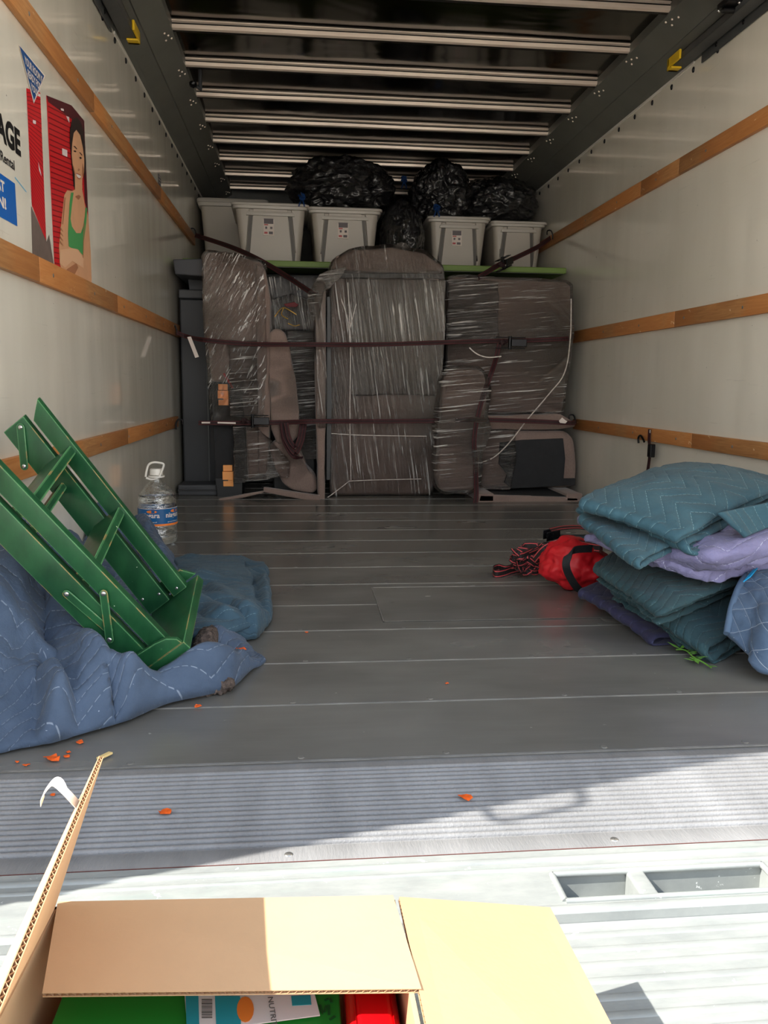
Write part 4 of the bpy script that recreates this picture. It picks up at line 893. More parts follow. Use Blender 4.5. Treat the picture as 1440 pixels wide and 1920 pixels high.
for x, y in ((267, 1124), (298, 1114), (331, 1103)): rivet(onplane(x, y, F0, Nf), Nf, .0035)

# ------------------------------------------------------------------ quilted blankets on the left
def coons(c0, c1, d0, d1, u, v):
    def pl(pts, s):
        k = min(int(s * (len(pts) - 1)), len(pts) - 2); f = s * (len(pts) - 1) - k; return pts[k].lerp(pts[k + 1], f)
    a = pl(c0, u).lerp(pl(c1, u), v); b = pl(d0, v).lerp(pl(d1, v), u); p = c0[0].lerp(c0[-1], u).lerp(c1[0].lerp(c1[-1], u), v); return a + b - p
def ridge_h(p, ridges):
    h = 0; top = 0
    for pts, hh, w, sk in ridges:
        best = 9; side = 0; tt = 0
        for i in range(len(pts) - 1):
            a, b = pts[i], pts[i + 1]; ab = b - a; s = max(0, min(1, (p - a).dot(ab) / ab.length_squared)); q = a + ab * s; d = (p - q).length
            if d < best: best = d; side = ab.x * (p - a).y - ab.y * (p - a).x; tt = (i + s) / (len(pts) - 1)
        ww = w * (1 + sk if side > 0 else 1 - sk); e = math.exp(-(best / ww) ** 2); h2 = hh * e * (1 - .35 * abs(2 * tt - 1) ** 3)
        h = max(h, h2) + .35 * min(h, h2)
    return h
def z2(px, py, z=0):
    p = onz(px, py, z); return Vector((p.x, p.y))
def V3(p, z=0): return Vector((p[0], p[1], z))
def heap(c0, c1, d0, d1, nu, nv, ridges, puff, mat, th, seed, nz=.012, grow=1.0, zmin=.0, name='quilt', parent=None):
    c0 = spline(c0, 6); c1 = spline(c1, 6); d0 = spline(d0, 6); d1 = spline(d1, 6); G = []
    for j in range(nv + 1):
        row = []
        for i in range(nu + 1):
            u, v = i / nu, j / nv; p = coons(c0, c1, d0, d1, u, v); e = min(u, 1 - u, v, 1 - v); edge = min(1, e / .05)
            q = Vector((p.x * 6.5, p.y * 6.5, seed)); warp = Vector((noise.noise(q * .8), noise.noise(q * .8 + Vector((7, 7, 7))), 0)) * .7
            k = 1 - abs(noise.noise(q + warp)) * 2.4; k2 = noise.noise(q * 2.6 + warp * 2)
            z = p.z + (puff + nz * k * 1.3 + nz * .55 * k2) * edge ** .6 + ridge_h(Vector((p.x, p.y)), ridges) * edge ** .5
            x = max(p.x + .012 * noise.noise(q * 1.3 + Vector((3, 0, 0))), XL + .012); row.append(Vector((x, p.y + .014 * noise.noise(q * 1.3 + Vector((0, 3, 0))), max(zmin + th / 2 + .001, z))))
        G.append(row)
    bm = NB(); cloth(bm, G, th, .0022, 30, seed, zmin + .0005); return link(name, bm, mat, parent, 180)
RID = lambda pts, h, w, sk=0: ([z2(x, y, h * .9) for x, y in pts], h, w, sk)
t = thing('moving_blanket', 'large denim-blue quilted blanket crumpled on the floor under the green step stool', 'blanket', (-.4, 1.9, 0), 'quilted moving blankets')
c0 = [Vector((-.70, 1.20, .0)), onz(0, 1414), onz(110, 1397), onz(215, 1365), onz(325, 1325), onz(430, 1292), onz(500, 1243)]
c1 = [Vector((-.69, 3.0, .10)), Vector((-.60, 2.98, .04)), Vector((-.53, 2.9, .02)), onz(318, 1052, .01)]
d0 = [c0[0], Vector((-.70, 1.5, .02)), Vector((-.70, 1.85, .12)), Vector((-.70, 2.3, .10)), c1[0]]
d1 = [c0[-1], onz(452, 1205), onz(420, 1165), onz(360, 1110), c1[-1]]
rid = [RID([(-40, 1190), (10, 1125), (70, 1085)], .19, .085, .1), RID([(50, 1100), (110, 1140), (160, 1190), (190, 1230)], .13, .05, -.4), RID([(105, 1060), (150, 1120)], .12, .06),
       RID([(130, 1275), (200, 1274), (262, 1280), (325, 1272), (385, 1240), (450, 1226)], .072, .040, .1), RID([(95, 1285), (118, 1310), (112, 1345), (70, 1360)], .075, .022, -.3), RID([(-20, 1270), (50, 1262), (120, 1268)], .075, .04, .3),
       RID([(-30, 1335), (60, 1345), (150, 1335)], .022, .03), RID([(256, 990), (282, 1014), (303, 1044)], .115, .04), RID([(150, 985), (200, 1010), (240, 1000)], .12, .06), RID([(15, 1210), (55, 1245), (62, 1300)], .07, .022, .3), RID([(230, 1330), (262, 1290)], .05, .02), RID([(0, 1360), (120, 1362), (220, 1345)], .016, .012), RID([(60, 1395), (160, 1330)], .03, .02), RID([(240, 1150), (300, 1165), (350, 1140)], .05, .05), RID([(380, 1195), (430, 1215)], .02, .03)]
heap(c0, c1, d0, d1, 150, 190, rid, .012, 'navyq', .012, 2.7, .020, name='quilt', parent=t)
for nm, px, r, sd_ in (('torn_batting', [(368, 1246, .045), (380, 1222, .06), (388, 1200, .065), (396, 1186, .05)], .026, 3), ('torn_batting', [(345, 1302, .006), (375, 1296, .010), (405, 1289, .012), (425, 1284, .018), (434, 1280, .014)], .015, 5)):
    bm = NB()
    pp_ = spline([onz(x, y, z) for x, y, z in px], 4)
    tube(bm, pp_, [r * (.5 + .5 * math.sin(PI * (i + .5) / len(pp_))) for i in range(len(pp_))], 20); bmesh.ops.subdivide_edges(bm, edges=bm.edges[:], cuts=2, use_grid_fill=True)
    for v in bm.verts: v.co += v.co.normalized() * .010 * noise.noise(v.co * 90 + Vector((sd_, 0, 0))) + Vector((0, 0, .008 * noise.noise(v.co * 130)))
    o = link(nm, bm, 'lint', t, 180); o['label'] = 'torn grey-brown batting'
t = thing('moving_blanket', 'grey-teal quilted blanket folded flat on the floor right of the green step stool', 'blanket', (-.25, 2.4, 0), 'quilted moving blankets')
c0 = [onz(345, 1205, .01), onz(400, 1212), onz(440, 1208), onz(478, 1202)]; c1 = [onz(322, 1054), onz(410, 1050), onz(495, 1060)]
d0 = [c0[0], onz(330, 1120, .02), c1[0]]; d1 = [c0[-1], onz(509, 1165), onz(506, 1110), c1[-1]]
rid = [RID([(400, 1110), (450, 1150), (495, 1168)], .055, .045, .3), RID([(340, 1135), (400, 1150), (450, 1185)], .06, .05), RID([(350, 1090), (420, 1095)], .04, .07), RID([(500, 1080), (504, 1150)], .022, .02)]
heap(c0, c1, d0, d1, 80, 110, rid, .018, 'tealleft', .010, 6.1, .008, name='quilt', parent=t)
c0 = [onz(360, 1196, .045), onz(420, 1190, .04), onz(470, 1180, .03)]; c1 = [onz(330, 1060, .02), onz(400, 1052, .02), onz(455, 1052, .02)]
heap(c0, c1, [c0[0], c1[0]], [c0[-1], onz(478, 1120, .03), c1[-1]], 60, 90, [RID([(380, 1150), (440, 1160)], .03, .04)], .012, 'tealleft', .010, 9.3, .006, zmin=.03, name='folded_layer', parent=t)

# ------------------------------------------------------------------ stack of folded blankets on the right
def folded(name, mat, t, c, n, gap, hump=.02, th=.011, seed=0, amp=.006, droop=0.0, nu=34, nv=44, jit=.015, fall=None, wr=.004):
    """one continuous quilt folded back and forth: c = left, near, right, far corners of its top face; n layers"""
    L_, N_, R_, B_ = [Vector(p) for p in c]; rnd = random.Random(seed); G = []; path = []
    jt = [rnd.uniform(-jit, jit) for _ in range(n + 1)]; wid = (R_ - N_).length
    for k in range(n):
        us = [i / nu for i in range(nu + 1)];  us = us[::-1] if k % 2 == 0 else us
        for u in us: path.append((u, k * gap, k, 0))
        if k < n - 1:
            for a in range(1, 6):
                an = PI * a / 6; e = math.sin(an) * gap * .75 / wid; path.append(((-e) if k % 2 == 0 else 1 + e, k * gap + gap * (1 - math.cos(an)) / 2, k + a / 6, 0))
    for j in range(nv + 1):
        v = j / nv; row = []
        for u, dz, k, _ in path:
            ub = u; a = N_.lerp(L_, v); b = R_.lerp(B_, v); p = a + (b - a) * ub; ki = int(k); jj = jt[ki] + (jt[min(ki + 1, n)] - jt[ki]) * (k - ki)
            p = p + (N_ - L_).normalized() * jj * (1 - v) + (L_ - N_).normalized() * jj * .6 * v
            uu, vv = max(0, min(1, ub)), v; bell = (math.sin(PI * uu) ** .7) * (math.sin(PI * vv) ** .7) if 0 < uu < 1 and 0 < vv < 1 else 0
            corner = max(0, 1 - (uu * uu + vv * vv) ** .5 / .45); q = Vector((p.x * 8, p.y * 8, seed + dz * 22))
            z = p.z + hump * bell - dz * (1.0 + .25 * noise.noise(q * .5)) - droop * corner ** 1.5 + amp * noise.noise(q) + amp * .6 * noise.noise(q * 2.3)
            if fall: z -= fall * (1 - vv) * corner
            row.append(Vector((p.x + .006 * noise.noise(q * .9 + Vector((5, 0, 0))), p.y + .006 * noise.noise(q + Vector((0, 5, 0))), z)))
        G.append(row)
    bm = NB(); cloth(bm, G, th, wr, 34, seed, .001); return link(name, bm, mat, t, 180)
def bl(lab, loc=(1.1, 2.1, 0)): return thing('moving_blanket', lab, 'blanket', loc, 'quilted moving blankets')
RCx, BCx = (1.36, 2.22), (1.30, 2.72)
t = bl('indigo quilted blanket at the very bottom of the right-hand stack, next to the red bag')
folded('quilt', 'indigoq', t, [onz(1092, 1100, .065), onz(1238, 1190, .028), (1.42, 1.95, .03), (1.30, 2.70, .06)], 2, .022, .0, .010, 3, .004, .012)
t = bl('dark teal quilted blanket spreading on the floor under the right stack, by the green sprig')
folded('quilt', 'tealdk', t, [onz(1150, 1092, .115), onz(1338, 1208, .045), (1.42, 2.02, .10), (1.30, 2.72, .12)], 3, .020, .01, .010, 14, .007, .015, wr=.006)
folded('draped_corner', 'tealdk', t, [onz(1165, 1100, .085), onz(1268, 1200, .02), (1.20, 2.0, .06), (1.2, 2.5, .07)], 1, .02, .01, .010, 15, .006, .01, wr=.006)
t = bl('dark teal quilted blanket with torn edge, midway up the right stack below the lavender one')
folded('quilt', 'tealdk', t, [onz(1118, 1056, .165), onz(1243, 1140, .125), (1.38, 2.10, .165), (1.30, 2.74, .185)], 3, .018, .012, .010, 22, .006, .008, wr=.004)
t = bl('lavender quilted blanket bulging out between the teal ones in the right stack')
G = catgrid([[onz(1100, 1012, .225), onz(1170, 1040, .215), onz(1245, 1052, .205), onz(1330, 1066, .20), onz(1420, 1056, .21), onz(1560, 1040, .21)],
             [onz(1098, 1006, .235), onz(1180, 1018, .238), onz(1260, 1030, .24), onz(1340, 1040, .245), onz(1430, 1020, .26), onz(1560, 1000, .26)],
             [onz(1110, 1000, .24), onz(1190, 1000, .25), onz(1270, 1003, .255), onz(1360, 995, .27), onz(1440, 985, .28), onz(1580, 970, .28)],
             [Vector((.80, 2.3, .24)), Vector((.95, 2.25, .25)), Vector((1.05, 2.2, .255)), Vector((1.2, 2.15, .27)), Vector((1.3, 2.1, .27)), Vector((1.45, 2.1, .27))],
             [Vector((.95, 2.6, .24)), Vector((1.05, 2.6, .25)), Vector((1.15, 2.6, .25)), Vector((1.25, 2.6, .25)), Vector((1.35, 2.6, .25)), Vector((1.5, 2.6, .25))]], 9, 8)
bm = NB(); cloth(bm, G, .016, .009, 26, 4.0); link('quilt', bm, 'lavq', t, 180)
G = catgrid([[onz(1225, 1052, .20), onz(1270, 1070, .185), onz(1310, 1085, .17), onz(1345, 1088, .165), onz(1385, 1078, .17), onz(1450, 1070, .18)],
             [onz(1228, 1048, .208), onz(1275, 1056, .205), onz(1318, 1062, .20), onz(1350, 1062, .20), onz(1390, 1052, .205), onz(1455, 1045, .21)],
             [Vector((.86, 1.98, .195)), Vector((.95, 1.95, .195)), Vector((1.0, 1.93, .195)), Vector((1.06, 1.92, .195)), Vector((1.12, 1.92, .195)), Vector((1.25, 1.95, .195))],
             [Vector((.9, 2.3, .20)), Vector((1.0, 2.3, .20)), Vector((1.08, 2.3, .20)), Vector((1.15, 2.3, .20)), Vector((1.2, 2.3, .20)), Vector((1.3, 2.3, .20))]], 10, 9)
bm = NB(); cloth(bm, G, .022, .010, 30, 9.0); link('lower_fold', bm, 'lavq', t, 180)
t = bl('teal quilted blanket second from top of the right stack, rolled corner hanging down')
folded('quilt', 'tealq', t, [onz(1087, 962, .300), onz(1208, 1058, .235), (1.10, 2.02, .285), (1.15, 2.66, .305)], 2, .016, .012, .011, 31, .004, .0, jit=.02)
folded('fold', 'tealq', t, [onz(1089, 948, .310), onz(1300, 1022, .262), (1.36, 2.18, .315), (1.30, 2.70, .330)], 2, .016, .02, .011, 36, .004, .0, jit=.02)
G = catgrid([[onz(1345, 962, .335), onz(1372, 985, .305), onz(1396, 1008, .275)], [onz(1400, 950, .34), onz(1425, 968, .315), onz(1445, 988, .29)], [onz(1500, 930, .36), onz(1530, 940, .35), onz(1560, 950, .34)]], 12, 12)
bm = NB(); cloth(bm, G, .012, .003, 20, 2.0); link('turned_corner', bm, 'tealq', t, 180)
t = bl('topmost teal quilted blanket, crowning the right-hand stack under the lower rail')
folded('quilt', 'tealq', t, [onz(1092, 934, .345), onz(1283, 992, .300), (1.37, 2.16, .368), (1.30, 2.70, .365)], 2, .022, .052, .012, 42, .003, .012, jit=.012)
t = bl('slate-blue diamond-stitched blanket slumped at the front right of the stack')
G = catgrid([[onz(1364, 1192, .07), onz(1400, 1225, .045), onz(1440, 1266, .02), Vector((1.22, 1.60, .014)), Vector((1.50, 1.62, .014))],
             [onz(1374, 1140, .12), onz(1415, 1165, .105), onz(1460, 1190, .095), Vector((1.25, 1.70, .07)), Vector((1.53, 1.74, .05))],
             [onz(1390, 1098, .155), onz(1430, 1110, .155), onz(1475, 1125, .15), Vector((1.28, 1.82, .13)), Vector((1.55, 1.86, .10))],
             [onz(1408, 1076, .17), onz(1445, 1072, .18), onz(1490, 1075, .18), Vector((1.32, 1.92, .165)), Vector((1.56, 1.96, .14))],
             [Vector((1.12, 1.95, .15)), Vector((1.2, 1.95, .165)), Vector((1.3, 1.97, .165)), Vector((1.4, 2.02, .165)), Vector((1.56, 2.06, .14))]], 14, 12)
bm = NB(); cloth(bm, G, .020, .008, 18, 5.0, .002); q = link('quilt', bm, 'diaq', t, 180)
bm = NB(); prism(bm, [onz(1394, 1092, .170), onz(1412, 1070, .185), onz(1421, 1066, .188), onz(1408, 1082, .178)], (0, .002, .002)); link('cyan_tag', bm, 'cyan', t)
bm = NB(); hem = catgrid([[p + Vector((-.004, -.004, .006)) for p in (onz(1364, 1192, .07), onz(1374, 1140, .12), onz(1390, 1098, .155), onz(1408, 1076, .17))]] * 2, 10, 1)[0]
tube(bm, hem, .008, 10); link('hem', bm, simple('slate_hem', (78, 100, 126), .85, 0, .1, 20), t, 60)

# ------------------------------------------------------------------ red bag and heap of straps
t = thing('tool_bag', 'crumpled red nylon bag with a black band lying beside the blanket stack', 'bag', tuple(onz(1075, 1100)))
cb = onz(1072, 1062, .075)
bm = NB(); ellip(bm, cb + Vector((.02, .03, 0)), (.105, .10, .078), .16, 6, 5, 1.8, .004, .5); link('body', bm, 'red', t, 180)
bm = NB(); q = [onz(1108, 1030, .15), onz(1075, 1033, .155), onz(1062, 1048, .14), onz(1060, 1065, .115), onz(1068, 1085, .075), onz(1080, 1103, .035), onz(1092, 1112, .008)]
ribbon(bm, [p + Vector((0, -.008, .004)) for p in q], .022, [(0, 0, 1), (.3, 0, 1), (1, 0, .3), (1, 0, 0), (1, 0, .2), (1, 0, .3), (1, 0, .3)], .003, 6); link('black_band', bm, 'blackfab', t)
t = thing('strap_bundle', 'tangled heap of black webbing with red stripes, left of the red bag', 'strap', tuple(onz(990, 1080)))
rr = random.Random(21); c = onz(992, 1052, .05)
for s_ in range(4):
    q, wd_ = [], []
    for k in range(9):
        a = k * 1.9 + s_ * 1.3; r_ = rr.uniform(.03, .075); q.append(c + Vector((math.cos(a) * r_, .04 * math.sin(a * 1.3) + rr.uniform(-.03, .03), rr.uniform(-.030, .045)))); wd_.append(Vector((rr.uniform(-1, 1), rr.uniform(-.6, .6), rr.uniform(-1, 1))).normalized())
    for p in q: p.z = max(p.z, .018)
    bm = NB(); ribbon(bm, q, .025, wd_, .003, 7); link('webbing', bm, 'strap2', t)
q = [onz(x, y, .013) for x, y in ((990, 1062), (962, 1068), (945, 1074), (929, 1076), (925, 1068), (935, 1064), (950, 1067), (975, 1060))]
bm = NB(); ribbon(bm, q, .025, (0, 0, 1), .003, 7); link('loop', bm, 'strap2', t)
q = [onz(x, y, z) for x, y, z in ((1002, 1050, .07), (1020, 1030, .11), (1045, 1018, .13), (1075, 1018, .14), (1105, 1025, .14), (1125, 1028, .14))]
bm = NB(); ribbon(bm, q, .025, (0, .4, 1), .003, 7); link('loop', bm, 'strap2', t)
t = thing('ratchet_buckle', 'black strap buckle with webbing standing behind the red bag', 'buckle', tuple(onz(1045, 1020)))
c = onz(1035, 1006, .07)
for dx in (0, .045):
    bm = NB(); obox(bm, c + Vector((-.02, dx, -.02)), (.055, .01, .012), (0, .004, 0), (0, 0, .035), .003, 2); link('side_plate', bm, 'blacksteel', t)
bm = NB(); tube(bm, [c + Vector((0, -.005, 0)), c + Vector((0, .055, 0))], .012, 12); link('spool', bm, 'blacksteel', t, 50)
bm = NB(); obox(bm, c + Vector((.03, .0, -.035)), (.12, .0, .0), (0, .045, 0), (0, 0, .035), .006, 2); link('handle_grip', bm, simple('slate_grip', (40, 58, 66), .5), t)
bm = NB(); ribbon(bm, [c + Vector((.0, .02, .02)), c + Vector((.05, .02, .03)), c + Vector((.12, .02, .03)), c + Vector((.17, .03, .01))], .03, (0, 1, .3), .003, 6); link('webbing', bm, 'strap2', t)
bm = NB(); box(bm, (c.x - .02, c.y - .01, .001), (c.x + .12, c.y + .06, c.z - .03), .008, 2); link('lower_webbing_roll', bm, 'strap2', t)

# ------------------------------------------------------------------ water jug
def jug():
    p0 = onz(296, 1026); r = at(326, 960, p0.y).x - at(289, 960, p0.y).x; c = Vector((at(289, 960, p0.y).x, p0.y + r, 0)); s = r
    top = at(289, 870, c.y).z; t = thing('water_jug', 'large clear plastic water jug with blue label and white handle beside the left wall', 'water jug', tuple(c))
    zc = at(289, 893, c.y).z; prof = [(0, .004), (s * .80, .004), (s * .95, .012), (s, .03)]
    zl0, zl1, zs = at(289, 981, c.y).z, at(289, 949, c.y).z, at(289, 930, c.y).z
    k = 0; z = .04
    while z < zl0 - .01: prof.append((s * (1.0 if k % 2 else .955), z)); z += .013; k += 1
    prof += [(s, zl0), (s, zl1), (s * .96, zl1 + .012), (s * .98, zl1 + .03), (s * .90, zs + .01), (s * .72, zs + (zc - zs) * .35), (s * .5, zs + (zc - zs) * .62), (s * .34, zc - .02), (s * .30, zc - .006), (s * .30, zc + .01)]
    m = NT('clear_pet'); m.t.nodes.remove(m.b); tr = m.n('ShaderNodeBsdfTransparent'); gl = m.n('ShaderNodeBsdfGlossy'); gl.inputs[0].default_value = (1, 1, 1, 1); gl.inputs['Roughness'].default_value = .06
    bp = m.n('ShaderNodeBump'); bp.inputs['Strength'].default_value = .9; bp.inputs['Distance'].default_value = .012; m.l(m.noise(m.coord('Object', (1, 1, 1.6)), 34, 3, .6), bp.inputs['Height']); m.l(bp.outputs[0], gl.inputs['Normal'])
    lw = m.n('ShaderNodeLayerWeight'); lw.inputs[0].default_value = .38; m.l(bp.outputs[0], lw.inputs['Normal']); mx = m.n('ShaderNodeMixShader'); m.l(m.math('ADD', m.math('MULTIPLY', lw.outputs['Facing'], .6), .14), mx.inputs[0]); tr.inputs[0].default_value = (.93, .95, .95, 1)
    m.l(tr.outputs[0], mx.inputs[1]); m.l(gl.outputs[0], mx.inputs[2]); m.l(mx.outputs[0], m.out.inputs[0])
    bm = NB(); lathe(bm, prof, c, 44); link('bottle', bm, m.m, t, 180)
    w = NT('water'); w.b.inputs['Transmission Weight'].default_value = 1; w.b.inputs['IOR'].default_value = 1.33; w.b.inputs['Roughness'].default_value = .0; w.b.inputs['Base Color'].default_value = (.97, .99, .99, 1)
    bm = NB(); zw = at(289, 926, c.y).z; pf = [(0, .008)] + [(a * .965, b) for a, b in prof[1:] if b < zw] ; pf.append((pf[-1][0] * .98, zw)); pf.append((0, zw)); lathe(bm, pf, c, 44); link('water', bm, w.m, t, 180)
    m2 = NT('blue_label'); bm = NB(); lathe(bm, [(s * 1.012, zl0), (s * 1.012, zl1)], c, 60); lab = link('label', bm, simple('jug_label_blue', (22, 92, 148), .35, 0, .12, 14), t, 180)
    bm = NB(); lathe(bm, [(s * 1.018, zl0), (s * 1.018, zl0 + .008)], c, 60); sub(lab, 'orange_band', bm, 'orangep')
    bm = NB(); lathe(bm, [(s * 1.018, zl1 - .002), (s * 1.018, zl1)], c, 60); sub(lab, 'white_band', bm, 'paper')
    for a0 in (-2.25, -.98, .5, 1.9):
        bm = NB(); h = (zl1 - zl0) * .36; text_fit(bm, 'niagara', (0, 0, 0), (1, 0, 0), (0, 1, 0), s * .95, h, .02)
        text_fit(bm, 'purified', (s * .1, -h * .55, 0), (1, 0, 0), (0, 1, 0), s * .7, h * .22, .01)
        for v in bm.verts:
            a = a0 + v.co.x / s; z = zl0 + (zl1 - zl0) * .38 + v.co.y; v.co = c + Vector((math.cos(a) * s * 1.022, math.sin(a) * s * 1.022, z))
        sub(lab, 'lettering', bm, 'paper')
        bm = NB(); q = []
        for k in range(10): a = a0 + .55 + .28 * math.cos(2 * PI * k / 10); q.append(bm.verts.new(c + Vector((math.cos(a) * s * 1.02, math.sin(a) * s * 1.02, zl1 - .012 + .006 * math.sin(2 * PI * k / 10)))))
        bm.faces.new(q); sub(lab, 'orange_mark', bm, 'orangep')
    bm = NB(); lathe(bm, [(0, zc + .030), (s * .30, zc + .030), (s * .33, zc + .026), (s * .33, zc + .006), (0, zc + .006)], c, 28); link('cap', bm, 'whiteplast', t, 60)
    bm = NB(); lathe(bm, [(s * .33, zc - .004), (s * .42, zc - .003), (s * .42, zc + .003), (s * .33, zc + .004), (s * .33, zc - .004)], c, 28)
    hp = [at(273, 894, c.y - .02), at(275, 882, c.y - .02), at(279, 871, c.y - .02), at(288, 867, c.y - .02), at(300, 868, c.y - .02), at(307, 871, c.y - .02), at(303, 884, c.y - .02), at(297, 895, c.y - .02), at(285, 899, c.y - .02), at(274, 896, c.y - .02)]
    tube(bm, spline(hp, 4), .0042, 8); link('handle', bm, 'whiteplast', t, 60)
jug()

# ------------------------------------------------------------------ cardboard box in front
def board(bm, quad, th=.004, flute=.0058, corr=True):
    """corrugated board: quad A B C D, flutes run along A->D so they show on edges AB and CD"""
    A, B, C_, D = [Vector(p) for p in quad]; n = (B - A).cross(D - A).normalized(); lt = .0007
    for o in (0, th - lt): prism(bm, [A + n * o, B + n * o, C_ + n * o, D + n * o], n * lt)
    if not corr: prism(bm, [A, B, C_, D], n * th); return bm
    k = max(4, int((B - A).length / flute * 2)); r0, r1 = [], []
    for i in range(k + 1):
        f = i / k; o = n * (lt if i % 2 else th - lt); r0.append(bm.verts.new(A.lerp(B, f) + o)); r1.append(bm.verts.new(D.lerp(C_, f) + o))
    for i in range(k): f = bm.faces.new((r0[i], r0[i + 1], r1[i + 1], r1[i])); f.material_index = 1
    return bm
zr, zb = .150, -.0095
BL, BR, NR, NL = Vector((-.226, .708, zr)), Vector((.084, .692, zr)), Vector((.088, .395, zr)), Vector((-.236, .395, zr))
t = thing('cardboard_box', 'open brown cardboard box on the rear step, flaps spread, nearest to the viewer', 'box', (-.07, .55, zb))
def boxwall(name, a, b):
    bm = NB(); dn = Vector((0, 0, zb - zr)); d = (b - a).normalized(); n = Vector((-d.y, d.x, 0)); prism(bm, [a, b, b + dn, a + dn], n * .004); return link(name, bm, 'card', t)
boxwall('back_wall', BR, BL); boxwall('left_wall', BL, NL); boxwall('front_wall', NL, NR); boxwall('right_wall', NR, BR)
bm = NB(); prism(bm, [v + Vector((0, 0, zb - zr + .0005)) for v in (BL, BR, NR, NL)], (0, 0, .004)); link('bottom', bm, 'card', t)
FL, FR = onz(80, 1870, .146), onz(790, 1862, .150)
bm = NB(); board(bm, [FL, FR, BR + Vector((-.002, 0, .001)), BL + Vector((.004, 0, .001))]); link('back_flap', bm, ['card', 'cardedge'], t)
T0, T1 = Vector((-.178, .700, .297)), Vector((-.160, .395, .300))
bm = NB(); board(bm, [T0, T1, NL + Vector((0, 0, .001)), BL + Vector((-.002, -.004, .001))]); lf = link('left_flap', bm, ['card', 'cardedge'], t)
bm = NB(); R0 = onz(1030, 1708, .100); R1 = onz(1142, 1925, .104); R1 = R0 + (R1 - R0).normalized() * .31
board(bm, [R1, R0, BR + Vector((.003, .0, -.001)), NR + Vector((.003, 0, -.001))]); link('right_flap', bm, ['card', 'cardedge'], t)
#bm = NB(); q = [onz(812, 1694, .150), onz(820, 1694, .150), onz(820, 1730, .150), onz(775, 1731, .147), onz(775, 1727, .147), onz(812, 1727, .149)]; prism(bm, [p + Vector((0, 0, -.003)) for p in q], (0, 0, .004)); link('cut_tab', bm, 'cardedge', t)
bm = NB(); hk = [T0.lerp(T1, .22) + Vector((-.004, 0, -.012)), T0.lerp(T1, .25) + Vector((-.012, 0, .006)), T0.lerp(T1, .22) + Vector((-.022, .0, .010)), T0.lerp(T1, .18) + Vector((-.034, .0, -.006)), T0.lerp(T1, .16) + Vector((-.037, .0, -.016))]
ribbon(bm, hk, .009, (0, 1, .2), .0006, 6); link('tape', bm, 'whiteplast', t); 
t = thing('folder', 'bright green folder lying inside the open cardboard box', 'folder', (-.08, .5, .10))
bm = NB(); box(bm, (-.205, .405, .098), (.030, .655, .104), .001, 1); link('cover', bm, 'greencard', t)
bm = NB()
for q in ([(600, 1884), (606, 1900), (612, 1885)], [(616, 1884), (617, 1903)], [(609, 1876), (618, 1872), (622, 1880)], [(618, 1912), (628, 1905)]): ribbon(bm, [onz(x, y, .1046) for x, y in q], .0022, (1, 0, 0), .0004, 4)
link('scribble', bm, 'inkgreen', t)
t = thing('label_card', 'white, teal and orange product card with barcode on the green folder', 'card', (0, .55, .105))
k = lambda pts, z=.1062: [onz(x, y, z) for x, y in pts]
bm = NB(); prism(bm, k([(346, 1868), (590, 1866), (600, 1905), (450, 1925), (352, 1935)]), (0, 0, .001)); link('sheet', bm, 'paper', t)
for nm, mt, q in (('teal_block', 'teal', [(348, 1868), (372, 1868), (374, 1935), (350, 1935)]), ('teal_block', 'teal', [(403, 1868), (450, 1868), (452, 1932), (406, 1935)]), ('orange_dot', 'orangep', None), ('teal_logo', 'teal', [(546, 1868), (582, 1866), (584, 1884), (548, 1886)])):
    bm = NB()
    if q: prism(bm, k(q, .1073), (0, 0, .0003))
    else: prism(bm, [onz(460 + 16 * math.cos(a * PI / 8), 1893 + 24 * math.sin(a * PI / 8), .1075) for a in range(16)], (0, 0, .0003))
    link(nm, bm, mt, t)
bm = NB()
y = 1874
for w_ in (2, 1, 3, 1, 2, 1, 1, 3, 2, 1, 2):
    prism(bm, k([(378, y), (398, y), (398, y + w_ * .9), (378, y + w_ * .9)], .1076), (0, 0, .0002)); y += w_ * .9 + 1.8
link('barcode', bm, 'inkgrey', t)
bm = NB(); o_ = onz(502, 1870, .1078); o2_ = onz(508, 1912, .1078); text_fit(bm, 'NUTRITION', o_ + Vector((.0, 0, 0)), o2_ - o_, Vector((1, .05, 0)), .05, .0045, .01)
link('lettering', bm, 'inkgrey', t)
t = thing('red_canister', 'shiny red plastic container inside the cardboard box, right of the green folder', 'container', (.055, .55, 0))
bm = NB(); box(bm, (.034, .42, -.02), (.078, .665, .118), .014, 4); link('body', bm, 'redplast', t, 60)
bm = NB(); box(bm, (.041, .44, .1175), (.071, .64, .124), .005, 3); link('lid', bm, 'redplast', t, 60)

# ------------------------------------------------------------------ litter
LEAF = [((98, 1424), .016, 'largest orange leaf scrap, left by the cardboard box flap'), ((126, 1419), .006, 'tiny orange leaf scrap just right of the largest scrap'), ((128, 1411), .005, 'tiny orange crumb above the scraps beside the left blanket'), ((150, 1393), .009, 'small orange leaf scrap at the front hem of the blue blanket'),
        ((50, 1435), .006, 'orange leaf crumb on the seam at the far left'), ((32, 1429), .005, 'orange speck at the far left floor edge'), ((370, 1325), .008, 'orange leaf scrap on the bare floor below the torn blanket corner'), ((309, 1524), .013, 'orange leaf scrap on the ribbed threshold, left half'), ((874, 1497), .012, 'orange leaf scrap on the ribbed threshold near the shadow edge'),
        ((100, 1491), .005, 'orange crumb on the ribbed threshold behind the box flap'), ((838, 1282), .005, 'orange speck in the middle of the grey floor'), ((575, 1186), .005, 'faint orange speck on the floor right of the teal blanket')]
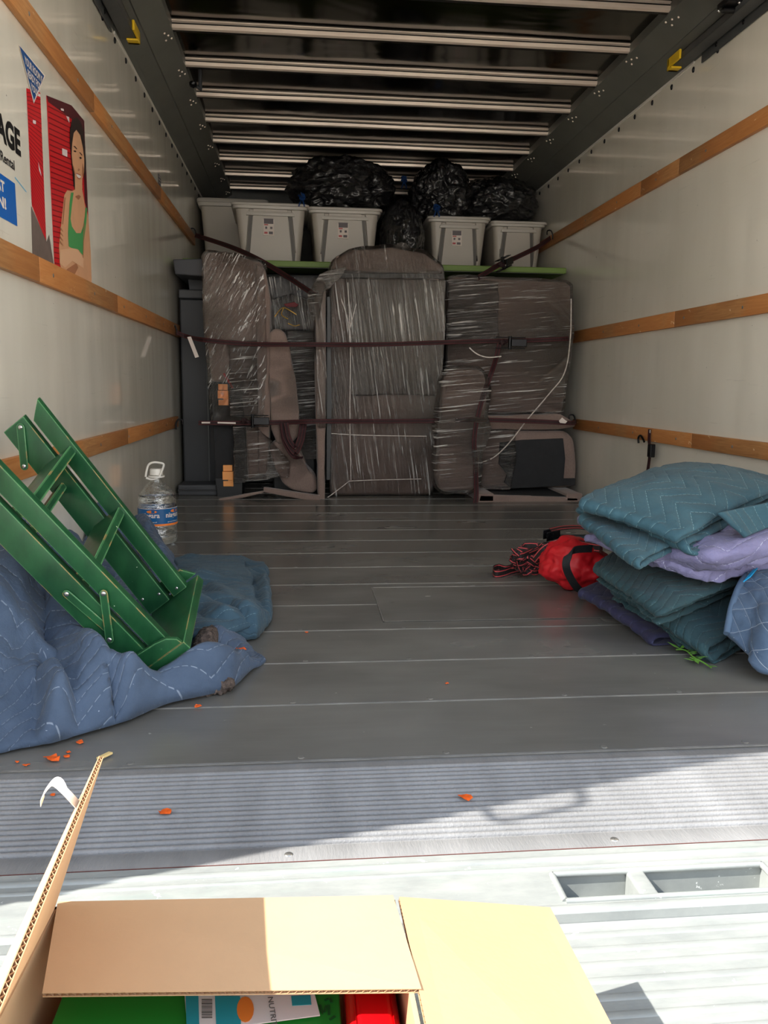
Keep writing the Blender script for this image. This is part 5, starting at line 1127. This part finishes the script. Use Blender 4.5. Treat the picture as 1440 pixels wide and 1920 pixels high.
for i, ((px, py), r, lab) in enumerate(LEAF):
    rr = random.Random(40 + i); p0 = onz(px, py, .0015); bm = NB(); n = 9; q = []
    for k_ in range(n):
        a = 2 * PI * k_ / n; rad = r * rr.uniform(.55, 1.1); q.append(Vector((math.cos(a) * rad, math.sin(a) * rad * .8, r * .35 * rr.random())))
    prism(bm, [p0 + v for v in q], (0, 0, .0012)); bmesh.ops.triangulate(bm, faces=[f for f in bm.faces if len(f.verts) > 4]); o = link('leaf_scrap', bm, 'scrap'); tag(o, lab, 'leaf scrap', 'orange leaf scraps on the floor')
p0 = onz(452, 1222, .03); bm = NB(); prism(bm, [p0 + Vector((math.cos(a) * .012, math.sin(a) * .007, .004 + .004 * (a % 2))) for a in range(6)], (0, 0, .0015)); o = link('leaf_scrap', bm, 'scrap'); tag(o, 'orange leaf scrap lying on the blue blanket by its right corner', 'leaf scrap', 'orange leaf scraps on the floor')
p0 = onz(180, 1424, .003); bm = NB(); obox(bm, p0, (.016, .022, 0), (.008, -.004, 0), (0, 0, .004), .001, 1); o = link('wood_chip', bm, simple('pale_wood', (216, 190, 130), .7)); tag(o, 'pale wood chip on the floor near the top of the box flap', 'wood chip')
t = thing('leaf_sprig', 'small green leafy sprig on the floor in front of the blanket stack', 'sprig', tuple(onz(1300, 1230)))
st = spline([onz(x, y, z) for x, y, z in ((1268, 1218, .006), (1285, 1219, .012), (1300, 1232, .014), (1315, 1240, .008), (1334, 1252, .004))], 5); bm = NB(); tube(bm, st, .0016, 6); link('stem', bm, 'sprig', t, 60)
rr = random.Random(5)
for k_ in range(13):
    b0 = st[2 + int(k_ * 1.35) % (len(st) - 3)]; an = rr.uniform(-2.6, 2.6); ln = rr.uniform(.022, .040); d = Vector((math.cos(an), math.sin(an) * .8, rr.uniform(-.1, .35))).normalized(); s = d.cross(Vector((0, 0, 1))).normalized() * ln * .15
    bm = NB(); v = [b0, b0 + d * ln * .5 + s, b0 + d * ln, b0 + d * ln * .5 - s]
    for p in v: p.z = max(p.z, .002)
    prism(bm, v, (0, 0, .0006)); link('leaf', bm, 'sprig', t)
